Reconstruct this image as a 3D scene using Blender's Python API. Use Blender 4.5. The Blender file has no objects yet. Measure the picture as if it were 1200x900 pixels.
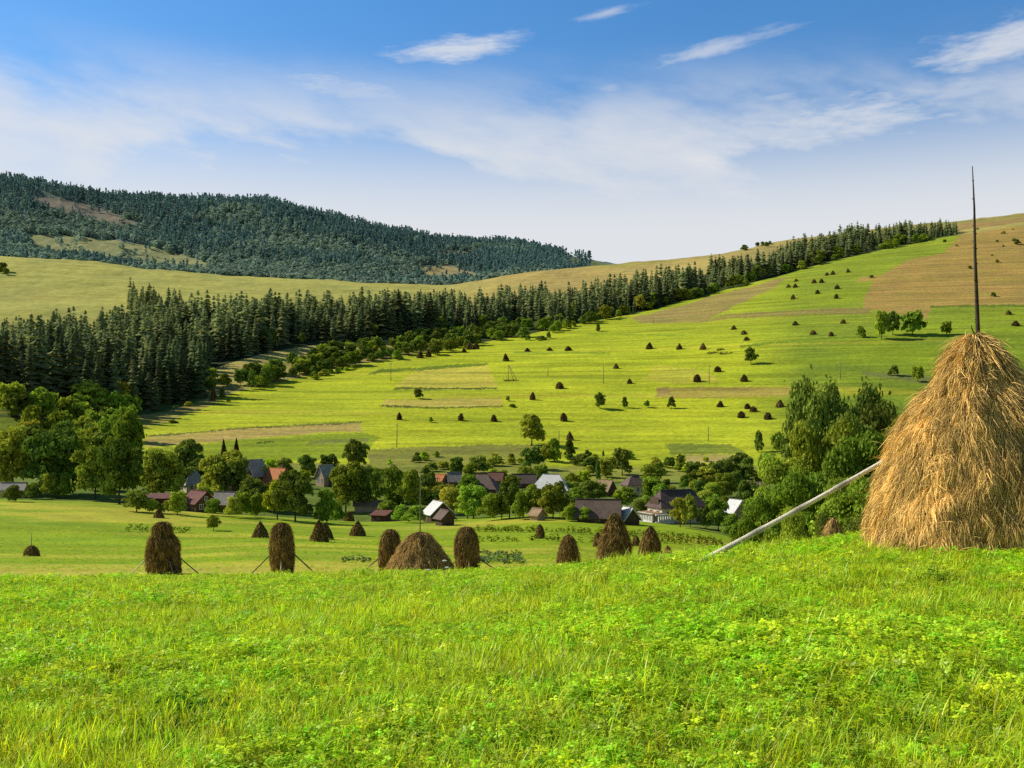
import bpy, math, random
import numpy as np
from mathutils import Vector

random.seed(7)
rng = np.random.default_rng(7)
F, HY = 1200.0, 490.0          # focal length in photo pixels, row of the level horizon
sc = bpy.context.scene
col = sc.collection
R = math.radians
SUN_AZ, SUN_EL = R(-72), R(37)

# ------------------------------------------------------------------ helpers
def vnoise(x, y, seed=0):
    """smooth value noise in [-1,1], vectorised"""
    x = np.asarray(x, float); y = np.asarray(y, float)
    xi = np.floor(x).astype(np.int64); yi = np.floor(y).astype(np.int64)
    fx = x - xi; fy = y - yi
    fx = fx*fx*(3-2*fx); fy = fy*fy*(3-2*fy)
    def h(a, b):
        n = (a*374761393 + b*668265263 + seed*1442695041) & 0xffffffff
        n = ((n ^ (n >> 13))*1274126177) & 0xffffffff
        n = n ^ (n >> 16)
        return (n & 0xffff)/32767.5 - 1
    return (h(xi, yi)*(1-fx)+h(xi+1, yi)*fx)*(1-fy)+(h(xi, yi+1)*(1-fx)+h(xi+1, yi+1)*fx)*fy

def fbm(x, y, seed=0, o=4):
    s = 0; a = 1; t = 0
    for k in range(o):
        s = s + a*vnoise(x*2**k, y*2**k, seed+k*17); t += a; a *= .5
    return s/t

def sstep(a, b, x):
    t = np.clip((x-a)/(b-a), 0, 1); return t*t*(3-2*t)

def raw_mesh(name, verts, quads=None, tris=None, mats=(), qm=None, tm=None, smooth=False, colr=None):
    me = bpy.data.meshes.new(name)
    verts = np.asarray(verts, np.float32)
    q = np.zeros((0, 4), np.int32) if quads is None else np.asarray(quads, np.int32).reshape(-1, 4)
    t = np.zeros((0, 3), np.int32) if tris is None else np.asarray(tris, np.int32).reshape(-1, 3)
    me.vertices.add(len(verts)); me.vertices.foreach_set('co', verts.ravel())
    idx = np.concatenate([q.ravel(), t.ravel()]).astype(np.int32)
    me.loops.add(len(idx)); me.loops.foreach_set('vertex_index', idx)
    st = np.concatenate([np.arange(len(q))*4, len(q)*4+np.arange(len(t))*3]).astype(np.int32)
    me.polygons.add(len(st)); me.polygons.foreach_set('loop_start', st)
    for m in mats: me.materials.append(m)
    mi = np.concatenate([np.zeros(len(q), np.int32) if qm is None else np.asarray(qm, np.int32),
                         np.zeros(len(t), np.int32) if tm is None else np.asarray(tm, np.int32)]).astype(np.int32)
    me.polygons.foreach_set('material_index', mi)
    me.polygons.foreach_set('use_smooth', np.full(len(st), smooth))
    if colr is not None:
        c = np.asarray(colr, np.float32)
        if c.ndim == 1: c = np.repeat(c[:, None], 3, 1)
        if c.shape[1] == 3: c = np.concatenate([c, np.ones((len(c), 1), np.float32)], 1)
        at = me.color_attributes.new('Col', 'FLOAT_COLOR', 'POINT'); at.data.foreach_set('color', c.ravel())
    me.update(calc_edges=True)
    return me

def link(name, data, parent=None, loc=None, rotz=0, scale=None):
    o = bpy.data.objects.new(name, data); col.objects.link(o)
    if parent is not None: o.parent = parent
    if loc is not None: o.location = loc
    if rotz: o.rotation_euler = (0, 0, rotz)
    if scale is not None: o.scale = scale
    return o

used_labels = {}
def tag(o, label, cat, group=None, kind=None):
    o['label'] = label; o['category'] = cat
    used_labels[label] = used_labels.get(label, 0)+1
    if group: o['group'] = group
    if kind: o['kind'] = kind
    return o

class MB:
    """collects shapes, builds ONE mesh"""
    def __init__(s): s.v = []; s.q = []; s.t = []; s.c = []; s.n = 0
    def add(s, v, q=(), t=(), c=None):
        v = np.asarray(v, float)
        for f in q: s.q.append([i+s.n for i in f])
        for f in t: s.t.append([i+s.n for i in f])
        s.v.append(v); s.c.append(np.ones(len(v)) if c is None else np.broadcast_to(c, (len(v),))); s.n += len(v); return s
    def box(s, c, d, rz=0):
        x, y, z = np.array(d)/2
        p = np.array([[-x,-y,-z],[x,-y,-z],[x,y,-z],[-x,y,-z],[-x,-y,z],[x,-y,z],[x,y,z],[-x,y,z]])
        if rz: p = p @ np.array([[math.cos(rz), math.sin(rz), 0],[-math.sin(rz), math.cos(rz), 0],[0,0,1]])
        return s.add(p+np.array(c), [(0,3,2,1),(4,5,6,7),(0,1,5,4),(1,2,6,5),(2,3,7,6),(3,0,4,7)])
    def tube(s, pts, radii, n=8, c=None):
        pts = [Vector(p) for p in pts]; rings = []
        for i, p in enumerate(pts):
            d = (pts[min(i+1, len(pts)-1)]-pts[max(i-1, 0)]).normalized()
            a = d.orthogonal().normalized() if i == 0 else (a0 - d*a0.dot(d)).normalized()
            a0 = a; b = d.cross(a)
            for k in range(n):
                w = 2*math.pi*k/n
                rings.append(p+(a*math.cos(w)+b*math.sin(w))*radii[i])
        m = len(pts); q = []
        for i in range(m-1):
            for k in range(n):
                q.append((i*n+k, i*n+(k+1) % n, (i+1)*n+(k+1) % n, (i+1)*n+k))
        v = [tuple(r) for r in rings]+[tuple(pts[0]), tuple(pts[-1])]
        t = [(m*n, (k+1) % n, k) for k in range(n)]+[(m*n+1, (m-1)*n+k, (m-1)*n+(k+1) % n) for k in range(n)]
        return s.add(v, q, t, c)
    def mesh(s, name, mat, smooth=False):
        return raw_mesh(name, np.concatenate(s.v), s.q or None, s.t or None, [mat], smooth=smooth, colr=np.concatenate(s.c))
    def build(s, name, mat, parent=None, smooth=False, loc=None):
        return link(name, s.mesh(name, mat, smooth), parent, loc)

# ------------------------------------------------------------------ materials
def new_mat(name):
    m = bpy.data.materials.new(name); m.use_nodes = True
    nt = m.node_tree; nt.nodes.clear()
    return m, nt, nt.nodes, nt.links

def N(nt, typ, **kw):
    n = nt.nodes.new(typ)
    for k, v in kw.items(): setattr(n, k, v)
    return n

def mixrgb(nt, blend, fac, a, b):
    n = nt.nodes.new('ShaderNodeMix'); n.data_type = 'RGBA'; n.blend_type = blend
    for sock, v in ((n.inputs[0], fac), (n.inputs[6], a), (n.inputs[7], b)):
        if hasattr(v, 'is_output'): nt.links.new(v, sock)
        elif isinstance(v, (int, float)): sock.default_value = v if sock.type == 'VALUE' else (v, v, v, 1)
        else: sock.default_value = (*v, 1)
    return n.outputs[2]

def mth(nt, op, a, b=None, c=None, clamp=False):
    n = nt.nodes.new('ShaderNodeMath'); n.operation = op; n.use_clamp = clamp
    for i, v in enumerate((a, b, c)):
        if v is None: continue
        if hasattr(v, 'is_output'): nt.links.new(v, n.inputs[i])
        else: n.inputs[i].default_value = v
    return n.outputs[0]

def mrange(nt, v, a, b, c, d, smooth=False):
    n = nt.nodes.new('ShaderNodeMapRange'); n.interpolation_type = 'SMOOTHSTEP' if smooth else 'LINEAR'
    nt.links.new(v, n.inputs[0])
    for i, x in enumerate((a, b, c, d)): n.inputs[i+1].default_value = x
    return n.outputs[0]

def noise(nt, vec, scale, detail=3, rough=.55):
    n = nt.nodes.new('ShaderNodeTexNoise'); n.inputs['Scale'].default_value = scale
    n.inputs['Detail'].default_value = detail; n.inputs['Roughness'].default_value = rough
    if vec is not None: nt.links.new(vec, n.inputs['Vector'])
    return n.outputs['Fac']

def leaf_mat(name, base, trans=.35, var=.35, tcol=None, hue=.03, gloss=0):
    """leaf or blade: diffuse + translucent, tint per clump from the mesh, tint per plant from its random number"""
    m, nt, ns, L = new_mat(name)
    at = N(nt, 'ShaderNodeAttribute', attribute_name='Col')
    oi = N(nt, 'ShaderNodeObjectInfo')
    c = mixrgb(nt, 'MULTIPLY', 1.0, base, at.outputs['Color'])
    hs = N(nt, 'ShaderNodeHueSaturation')
    L.new(mrange(nt, oi.outputs['Random'], 0, 1, 1-var, 1+var), hs.inputs['Value'])
    r2 = mth(nt, 'FRACT', mth(nt, 'MULTIPLY', oi.outputs['Random'], 7.31))
    L.new(mrange(nt, r2, 0, 1, .5-hue, .5+hue*.5), hs.inputs['Hue'])
    L.new(c, hs.inputs['Color'])
    d = N(nt, 'ShaderNodeBsdfDiffuse'); L.new(hs.outputs[0], d.inputs['Color'])
    t = N(nt, 'ShaderNodeBsdfTranslucent')
    tc = mixrgb(nt, 'MULTIPLY', 1.0, hs.outputs[0], tcol or (1.25, 1.2, .7)); L.new(tc, t.inputs['Color'])
    mx = N(nt, 'ShaderNodeMixShader'); mx.inputs[0].default_value = trans
    L.new(d.outputs[0], mx.inputs[1]); L.new(t.outputs[0], mx.inputs[2])
    sh = mx.outputs[0]
    if gloss:
        gl = N(nt, 'ShaderNodeBsdfGlossy'); gl.inputs['Roughness'].default_value = .42; gl.inputs['Color'].default_value = (1, .98, .85, 1)
        m2 = N(nt, 'ShaderNodeMixShader'); m2.inputs[0].default_value = gloss; L.new(sh, m2.inputs[1]); L.new(gl.outputs[0], m2.inputs[2]); sh = m2.outputs[0]
    out = N(nt, 'ShaderNodeOutputMaterial'); L.new(sh, out.inputs[0])
    return m

def rough_mat(name, base, var=.35, scale=3.0, rough=.9, stretch=None, bump=0, use_col=False, dark=None, obj=True, spec=.2):
    m, nt, ns, L = new_mat(name)
    tc = N(nt, 'ShaderNodeTexCoord'); vec = tc.outputs['Object' if obj else 'Generated']
    if stretch:
        mp = N(nt, 'ShaderNodeMapping'); mp.inputs['Scale'].default_value = stretch
        L.new(vec, mp.inputs['Vector']); vec = mp.outputs[0]
    n1 = noise(nt, vec, scale, 5)
    c = mixrgb(nt, 'MIX', mrange(nt, n1, .3, .7, 0, 1), dark or tuple(b*(1-var) for b in base), tuple(min(1, b*(1+var)) for b in base))
    if use_col:
        at = N(nt, 'ShaderNodeAttribute', attribute_name='Col'); c = mixrgb(nt, 'MULTIPLY', 1.0, c, at.outputs['Color'])
    b = N(nt, 'ShaderNodeBsdfPrincipled'); L.new(c, b.inputs['Base Color'])
    b.inputs['Roughness'].default_value = rough; b.inputs['Specular IOR Level'].default_value = spec
    if bump:
        bp = N(nt, 'ShaderNodeBump'); bp.inputs['Strength'].default_value = bump; bp.inputs['Distance'].default_value = .05
        L.new(n1, bp.inputs['Height']); L.new(bp.outputs[0], b.inputs['Normal'])
    out = N(nt, 'ShaderNodeOutputMaterial'); L.new(b.outputs[0], out.inputs[0])
    return m

def roof_mat(name, base, pitch=3.0, rough=.75, var=.25, stains=(.6, .55, .5), metal=0):
    m, nt, ns, L = new_mat(name)
    tc = N(nt, 'ShaderNodeTexCoord')
    w = N(nt, 'ShaderNodeTexWave'); w.wave_type = 'BANDS'; w.bands_direction = 'X'; w.inputs['Scale'].default_value = pitch
    w.inputs['Distortion'].default_value = .6
    L.new(tc.outputs['Object'], w.inputs['Vector'])
    n1 = noise(nt, tc.outputs['Object'], .9, 6, .65); n2 = noise(nt, tc.outputs['Object'], 6, 3)
    c = mixrgb(nt, 'MIX', mrange(nt, n1, .35, .7, 0, 1), base, tuple(a*b for a, b in zip(base, stains)))
    c = mixrgb(nt, 'MULTIPLY', 1.0, c, mrange(nt, n2, .3, .7, 1-var, 1+var))
    c = mixrgb(nt, 'MULTIPLY', .5, c, mrange(nt, w.outputs['Fac'], 0, 1, .7, 1.1))
    b = N(nt, 'ShaderNodeBsdfPrincipled'); L.new(c, b.inputs['Base Color'])
    b.inputs['Roughness'].default_value = rough; b.inputs['Metallic'].default_value = metal; b.inputs['Specular IOR Level'].default_value = .3
    bp = N(nt, 'ShaderNodeBump'); bp.inputs['Strength'].default_value = .5; bp.inputs['Distance'].default_value = .08
    L.new(w.outputs['Fac'], bp.inputs['Height']); L.new(bp.outputs[0], b.inputs['Normal'])
    out = N(nt, 'ShaderNodeOutputMaterial'); L.new(b.outputs[0], out.inputs[0])
    return m

def ground_mat(name, fine, mid, contour=0.0, cz=.5, lo=.72, hi=1.28, bump=.0, bdist=.3):
    m, nt, ns, L = new_mat(name)
    at = N(nt, 'ShaderNodeAttribute', attribute_name='Col')
    g = N(nt, 'ShaderNodeNewGeometry')
    n1 = noise(nt, g.outputs['Position'], fine, 4, .65)
    n2 = noise(nt, g.outputs['Position'], mid, 4, .6)
    c = mixrgb(nt, 'MULTIPLY', 1.0, at.outputs['Color'], mrange(nt, n1, .25, .75, lo, hi))
    c = mixrgb(nt, 'MULTIPLY', 1.0, c, mixrgb(nt, 'MIX', mrange(nt, n2, .3, .7, 0, 1), (.86, .9, .95), (1.12, 1.08, 1.0)))
    if contour:
        mp = N(nt, 'ShaderNodeMapping'); mp.inputs['Scale'].default_value = (.012, .012, cz)
        L.new(g.outputs['Position'], mp.inputs['Vector'])
        n3 = noise(nt, mp.outputs[0], 1.0, 5, .7)
        c = mixrgb(nt, 'MULTIPLY', contour, c, mrange(nt, n3, .32, .62, .62, 1.2))
    b = N(nt, 'ShaderNodeBsdfPrincipled'); L.new(c, b.inputs['Base Color'])
    b.inputs['Roughness'].default_value = .95; b.inputs['Specular IOR Level'].default_value = .05
    if bump:
        bp = N(nt, 'ShaderNodeBump'); bp.inputs['Strength'].default_value = bump; bp.inputs['Distance'].default_value = bdist
        L.new(n1, bp.inputs['Height']); L.new(bp.outputs[0], b.inputs['Normal'])
    out = N(nt, 'ShaderNodeOutputMaterial'); L.new(b.outputs[0], out.inputs[0])
    return m

# ------------------------------------------------------------------ terrain: a surface through ridges and hollows
XG = np.arange(-300, 1501, 2.0)
def cur(pts, sm=9):
    xs, ys = zip(*pts); v = np.interp(XG, xs, ys)
    if sm:
        k = np.exp(-.5*(np.arange(-3*sm, 3*sm+1)/sm)**2); k /= k.sum()
        v = np.convolve(np.pad(v, 3*sm, 'edge'), k, 'valid')
    return v
def zz(y, Y): return -(y-HY)/F*Y
one = np.ones_like(XG)
LY, LZ = [], []
def layer(Y, z): LY.append(Y*one); LZ.append(z*one)
layer(-60, -1.2); layer(0, -1.7)
layer(6, cur([(-300,-2.05),(600,-2.0),(1500,-1.85)]))
layer(14, cur([(-300,-3.05),(0,-3.0),(400,-2.95),(600,-2.75),(800,-2.4),(1000,-2.28),(1500,-2.15)]))
YC = cur([(0,42),(332,45),(492,45),(600,40),(666,35),(720,32),(762,30),(830,24),(900,22),(1000,20.5),(1500,20)])
yC = cur([(-300,696),(0,690),(332,682),(492,678),(600,679),(666,672),(720,666),(762,662),(830,658),(900,652),(1000,644),(1100,638),(1200,635),(1500,628)])
layer(YC, zz(yC, YC))
i_crest = len(LY)-1
yM1 = cur([(-300,674),(0,674),(200,674),(332,671),(492,674),(548,671),(666,669),(762,667),(850,669),(1000,692),(1200,702),(1500,710)])
layer(60, zz(yM1, 60))
yM2 = cur([(-300,630),(0,632),(200,636),(300,634),(400,637),(480,640),(600,640),(640,637),(700,643),(760,646),(830,651),(900,664),(1000,690),(1500,705)])
layer(130, zz(yM2, 130))
yE = cur([(-300,584),(0,586),(100,588),(165,592),(230,598),(330,607),(400,611),(430,612),(480,610),(540,608),(600,603),(640,601),(700,605),(740,610),(790,615),(830,622),(870,633),(900,642),(1000,670),(1500,690)])
YE = cur([(-300,215),(540,215),(600,210),(700,200),(800,185),(870,172),(1000,165),(1500,165)])
layer(YE, zz(yE, YE)); i_edge = len(LY)-1
layer(YE+18, zz(yE+1.5, YE+18))
yV = cur([(-300,560),(0,563),(170,568),(300,573),(450,577),(600,576),(700,577),(800,573),(900,577),(1000,580),(1200,575),(1500,570)])
layer(290, zz(yV, 290))
yH0 = cur([(-300,540),(0,545),(170,540),(300,548),(450,552),(600,553),(750,553),(850,552),(950,548),(1200,540),(1500,535)])
layer(345, zz(yH0, 345)); i_foot = len(LY)-1
YF = cur([(-300,400),(0,420),(170,480),(300,580),(450,680),(600,800),(750,880),(900,960),(1000,1000),(1120,1060),(1200,1090),(1500,1150)])
yF = cur([(-300,480),(0,475),(170,487),(300,452),(450,421),(600,394),(750,366),(900,326),(1000,299),(1120,276),(1200,264),(1500,240)])
zF = zz(yF, YF); z0 = LZ[-1]
layer(345+.5*(YF-345), z0+(zF-z0)*.5**1.15)
layer(YF, zF); i_field = len(LY)-1
YG = YF+90
yG = cur([(-300,458),(0,455),(100,452),(170,450),(230,436),(300,412),(350,404),(400,400),(450,397),(500,393),(600,381),(700,361),(750,353),(850,331),(900,318),(1000,291),(1120,271),(1200,260),(1500,236)])
layer(YG, zz(yG, YG)); i_spr = len(LY)-1
YR = YG+160
yR = cur([(-300,430),(0,425),(100,412),(170,402),(230,394),(300,384),(400,380),(500,375),(600,366),(700,350),(750,342),(850,318),(900,306),(1000,283),(1120,266),(1200,256),(1500,232)])
layer(YR, zz(yR, YR)); i_ravine = len(LY)-1
YB0 = YR+200
yB0 = cur([(-300,420),(0,415),(100,405),(170,396),(230,392),(300,384),(400,380),(500,376),(600,366),(700,348),(750,335),(800,316),(850,299),(900,286),(950,278),(1000,272),(1050,266),(1120,259),(1200,251),(1500,228)], 7)
layer(YB0, zz(yB0, YB0)); i_b0 = len(LY)-1
YB1 = cur([(-300,1700),(600,1700),(800,1680),(1500,1950)])
yB1 = cur([(-300,296),(0,300),(100,307),(200,318),(300,325),(400,330),(450,333),(530,336),(600,322),(650,316),(700,311),(760,307),(800,303),(850,300),(900,292),(1000,278),(1200,256),(1500,234)], 7)
layer(YB1, zz(yB1, YB1)); i_b1 = len(LY)-1
layer(YB1+150, zz(yB1+5, YB1+150))
yMT = cur([(-300,190),(-100,205),(0,215),(30,219),(60,226),(100,233),(150,239),(200,240),(240,242),(290,241),(330,246),(350,252),(400,264),(450,276),(500,285),(550,291),(600,291),(640,300),(670,307),(700,312),(800,330),(1500,330)], 5)
layer(2450, zz(yMT*.45+yB1*.55, 2450))
layer(3050, zz(yMT, 3050)); i_top = len(LY)-1
layer(3900, zz(yMT, 3050)*.75); layer(6500, -40)
LY = np.array(LY); LZ = np.array(LZ); K = len(LY)
# keep every layer beyond the one before it
for k in range(1, K): LY[k] = np.maximum(LY[k], LY[k-1]+3)
H_ = np.diff(LY, axis=0); D_ = np.diff(LZ, axis=0)/H_
SL = np.zeros_like(LZ)
for k in range(1, K-1):
    w1 = 2*H_[k]+H_[k-1]; w2 = H_[k]+2*H_[k-1]
    same = D_[k-1]*D_[k] > 0
    with np.errstate(divide='ignore', invalid='ignore'):
        hm = (w1+w2)/(w1/D_[k-1]+w2/D_[k])
    fd = (D_[k-1]*H_[k]+D_[k]*H_[k-1])/(H_[k]+H_[k-1])
    SL[k] = np.where(same, hm, 0)
    if k == 1: SL[k] = 0
SL[0] = 0; SL[-1] = 0

def col_lookup(A, xp):
    f = np.clip((np.asarray(xp)-XG[0])/2.0, 0, len(XG)-1.001); i = f.astype(int); t = f-i
    return A[..., i]*(1-t)+A[..., i+1]*t

def zcol(xp, Y):
    """height at photo column xp and forward depth Y"""
    xp = np.asarray(xp, float); Y = np.asarray(Y, float)
    xp, Y = np.broadcast_arrays(xp, Y); shp = Y.shape; xp = xp.ravel(); Y = Y.ravel()
    out = np.empty(len(Y))
    for s in range(0, len(Y), 60000):
        x = xp[s:s+60000]; y = Y[s:s+60000]
        ly, lz, sl = col_lookup(LY, x), col_lookup(LZ, x), col_lookup(SL, x)
        k = np.clip((ly[1:] <= y).sum(0), 0, K-2); a = np.arange(len(y))
        y0, y1 = ly[k, a], ly[k+1, a]; h = y1-y0; t = np.clip((y-y0)/h, 0, 1)
        p0, p1, m0, m1 = lz[k, a], lz[k+1, a], sl[k, a], sl[k+1, a]
        out[s:s+60000] = ((1+2*t)*(1-t)**2*p0+t*(1-t)**2*h*m0+t*t*(3-2*t)*p1+t*t*(t-1)*h*m1)
    return out.reshape(shp)

def bumps(X, Y):
    d = np.hypot(X, Y)
    a = np.interp(d, [0, 6, 25, 80, 200, 260, 340, 500, 1000, 2000, 3500], [.03, .05, .10, .16, .14, .25, .4, .9, 1.6, 5, 10])
    s = np.interp(d, [0, 60, 300, 1000, 3000], [.25, .08, .03, .015, .006])
    return a*(.6*fbm(X*.22, Y*.22, 3, 3)*(d < 60)+fbm(X*.07, Y*.07, 5, 3)*(d < 300)*.7+fbm(X*.02, Y*.02, 9, 4)*(d > 200))

def height(X, Y):
    X = np.asarray(X, float); Y = np.asarray(Y, float)
    az = np.arctan2(X, Y); r = np.hypot(X, Y); lim = math.atan(900/F)
    ac = np.clip(az, -lim, lim)
    dep = np.where(np.abs(az) <= lim, Y, r*math.cos(lim))
    z1 = zcol(600+F*np.tan(ac), dep)
    w = sstep(math.pi*.55, math.pi, np.abs(az))*.5
    z2 = zcol(600-F*np.tan(ac), dep) if np.any(w > 0) else z1
    return z1*(1-w)+z2*w+bumps(X, Y)

_YS = np.geomspace(3, 3400, 2600)
def ground_at(x, y, ymin=3):
    """the first ground met through photo point (x,y)"""
    Y = _YS[_YS >= ymin]; X = (x-600)/F*Y
    yp = HY-F*height(X, Y)/Y
    i = np.argmax(yp <= y)
    if yp[i] > y: i = len(Y)-1
    return np.array([X[i], Y[i], float(height(X[i:i+1], Y[i:i+1])[0])])
def at_depth(x, Y):
    X = (x-600)/F*Y
    return np.array([X, Y, float(height(np.array([X]), np.array([Y]))[0])])

def inpoly(px, py, poly):
    ins = np.zeros(px.shape, bool); n = len(poly)
    for i in range(n):
        (x1, y1), (x2, y2) = poly[i], poly[(i+1) % n]
        c = ((y1 > py) != (y2 > py)) & (px < (x2-x1)*(py-y1)/((y2-y1) or 1e-9)+x1)
        ins ^= c
    return ins

CLEARINGS = [([(28,228),(70,232),(120,243),(170,268),(140,271),(100,256),(50,242)], (.24,.21,.15)),
             ([(30,274),(110,279),(175,287),(248,309),(240,321),(150,317),(95,304),(40,296)], (.30,.31,.13)),
             ([(484,311),(520,310),(572,325),(560,332),(500,331),(486,320)], (.36,.29,.13)),
             ([(503,293),(530,293),(562,297),(552,303),(520,300)], (.27,.24,.13)),
             ([(664,301),(700,306),(720,313),(670,314)], (.17,.20,.08))]
FIELDS = [  # pieces of the hillside by crop
    ([(473,443),(490,433),(570,428),(580,445),(583,455),(463,455)], (.56,.50,.07)),
    ([(450,468),(587,466),(588,477),(445,476)], (.52,.43,.085)),
    ([(462,454),(520,455),(582,454.5),(582,456.6),(520,457),(462,456.5)], (.10,.12,.02)),
    ([(444,475),(500,477),(588,475.5),(588,477.5),(500,479),(444,477)], (.11,.13,.02)),
    ([(440,434),(520,428),(572,426),(572,428.5),(470,435),(430,440)], (.16,.22,.02)),
    ([(172,513),(300,502),(425,496),(425,505),(300,513),(172,524)], (.46,.35,.10)),
    ([(172,511),(300,500),(425,494),(425,496.5),(300,502),(172,513)], (.13,.14,.03)),
    ([(172,526),(300,514),(425,507),(445,512),(420,535),(300,545),(172,535)], (.27,.35,.022)),
    ([(300,518),(320,516),(322,518),(300,520.5)], (.07,.12,.01)),
    ([(360,516),(430,513),(432,518),(360,521)], (.22,.25,.05)),
    ([(430,527),(560,521),(640,522),(640,556),(560,560),(430,556)], (.25,.25,.05)),
    ([(160,470),(200,463),(240,447),(275,440),(290,452),(250,474),(190,497),(170,500)], (.36,.30,.08)),
    ([(163,478),(180,472),(185,480),(170,490)], (.40,.25,.12)),
    ([(770,455),(850,453.5),(933,453),(947,464),(860,466),(765,466)], (.42,.33,.07)),
    ([(768,429),(815,432),(850,447),(800,450),(755,445)], (.50,.48,.05)),
    ([(768,454),(783,454),(783,462),(768,464)], (.35,.25,.08)),
    ([(780,521),(858,520),(875,531),(788,534)], (.22, .27, .035)),
    ([(803,534),(863,533),(864,542),(803,542)], (.42,.34,.11)),
    ([(740,372),(800,358),(860,339),(925,325),(905,338),(850,364),(825,377),(750,379)], (.35,.27,.085)),
    ([(812,379),(850,369),(940,363),(1022,360),(1022,367),(940,369),(850,374)], (.30,.24,.07)),
    ([(1107,296),(1060,306),(1022,328),(1010,360),(1088,374),(1092,359),(1300,357),(1300,230),(1130,268)], (.42,.28,.08)),
    ([(1022,328),(1000,331),(1008,325),(1030,322)], (.42,.28,.08)),
    ([(1088,358),(1200,357),(1300,357),(1300,359.5),(1090,360.5)], (.12,.17,.02)),
    ([(868,404),(960,396),(1040,392),(1040,394),(960,398.5),(870,407)], (.17,.25,.02)),
    ([(1010,436),(1060,438),(1110,445),(1105,452),(1040,444),(1010,439)], (.17,.20,.05)),
    ([(925,440),(940,452),(955,470),(948,472),(935,458)], (.2,.24,.04)),
    ([(600,413),(660,412),(715,414),(715,415.5),(640,415),(600,415)], (.26,.36,.025)),
    ([(690,391),(800,392),(800,393.5),(690,392.5)], (.25,.36,.025)),
]
def terrain_colour(xp, yp, dep, X, Y, Z):
    c = np.zeros(xp.shape+(3,)); r0 = np.random.default_rng(2)
    ly = col_lookup(LY, np.clip(xp, -300, 1500))
    jx = xp+4*fbm(X*.06, Y*.06, 31, 3)+r0.normal(0, .8, xp.shape); jy = yp+1.6*fbm(X*.06, Y*.06, 77, 3)+r0.normal(0, .35, xp.shape)
    def setc(mask, rgb): c[mask] = rgb
    def mix(w, rgb): c[:] = c*(1-w[..., None])+np.asarray(rgb)*w[..., None]
    c[:] = (.055, .105, .008)                                              # knoll under the grass
    m = dep > ly[i_crest]
    setc(m, (.27, .37, .018))
    n = fbm(X*.03, Y*.09, 4, 4)
    w = m*sstep(-.05, .25, n)*.85; mix(w, (.47, .44, .05))
    w = m*sstep(.1, .4, fbm(X*.05, Y*.12, 14, 4))*.55; mix(w, (.19, .31, .02))
    w = m*sstep(45, 60, dep)*(1-sstep(66, 84, dep))*.85; mix(w, (.50, .45, .07))
    m = dep > ly[i_edge]+4
    setc(m, (.13, .19, .03)); mix(m*sstep(.0, .4, fbm(X*.06, Y*.06, 8, 3))*.7, (.22, .27, .05))
    m = dep > ly[i_foot]-25
    setc(m, (.27, .29, .05))
    hill = dep > ly[i_foot]+12+10*fbm(X*.03, Y*.03, 12, 3)
    setc(hill, (.47, .52, .026)); mix(hill*(1-sstep(160, 172, jx)), (.09, .13, .03))
    mix(hill*sstep(860, 960, jx)*.95, (.17, .245, .025))  # darker green part of the hill: cloud shade put into the grass colour
    mix(hill*(1-sstep(372, 420, jy))*.55*sstep(560, 800, jx), (.30, .38, .032))
    mix(hill*(1-sstep(372, 385, jy))*sstep(900, 980, jx), (.27, .34, .032))
    mix(hill*sstep(0, .5, fbm(X*.012, Y*.03, 21, 4))*.35, (.36, .47, .02))
    tn = vnoise(X*.007+.004*Y, Z*.42+.3*fbm(X*.02, Y*.02, 6, 2), 19); t2 = vnoise(X*.01, Z*1.3, 23)
    mix(hill*sstep(.5, .75, tn)*.55, (.27, .34, .02)); mix(hill*sstep(.55, .8, -tn)*.5, (.54, .50, .05)); mix(hill*sstep(.55, .8, t2)*.4, (.30, .37, .02))
    for poly, rgb in FIELDS:
        w = (hill & inpoly(jx, jy, poly))*np.clip(.95+.35*fbm(X*.05, Y*.16, 41, 3), .6, 1); mix(w, rgb)
    m = dep > ly[i_field]-3
    setc(m, (.44, .38, .11))  # clearing strip below the spruces: sunlight put into this lighter colour
    mix(m*(1-sstep(225, 260, jx))*1.0, (.10, .15, .03))
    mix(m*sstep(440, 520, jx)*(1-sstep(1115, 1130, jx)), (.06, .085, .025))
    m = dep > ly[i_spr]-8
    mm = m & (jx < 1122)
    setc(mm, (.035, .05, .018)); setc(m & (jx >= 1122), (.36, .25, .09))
    m = dep > ly[i_ravine]+10
    setc(m, (.46, .44, .105)); mix(m*sstep(430, 640, jx), (.46, .35, .11)); mix(m*sstep(780, 900, jx)*.8, (.34, .29, .10))
    mix(m*sstep(1050, 1150, jx), (.36, .25, .095))
    mix(m*sstep(.0, .35, fbm(X*.005, Y*.008, 51, 4))*.55, (.29, .30, .065))
    mix(m*sstep(.1, .5, fbm(X*.01, Y*.02, 59, 4))*.4*(jx < 500), (.38, .33, .09))
    m = dep > ly[i_b1]+120
    setc(m, (.15, .20, .16))  # mountain ground greyed: distance haze put into the colour
    jm = yp+2.0*fbm(X*.01, Y*.01, 79, 3)
    for poly, rgb in CLEARINGS: setc(m & inpoly(xp+3*fbm(X*.012, Y*.012, 33, 3), jm, poly), rgb)
    return c

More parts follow.
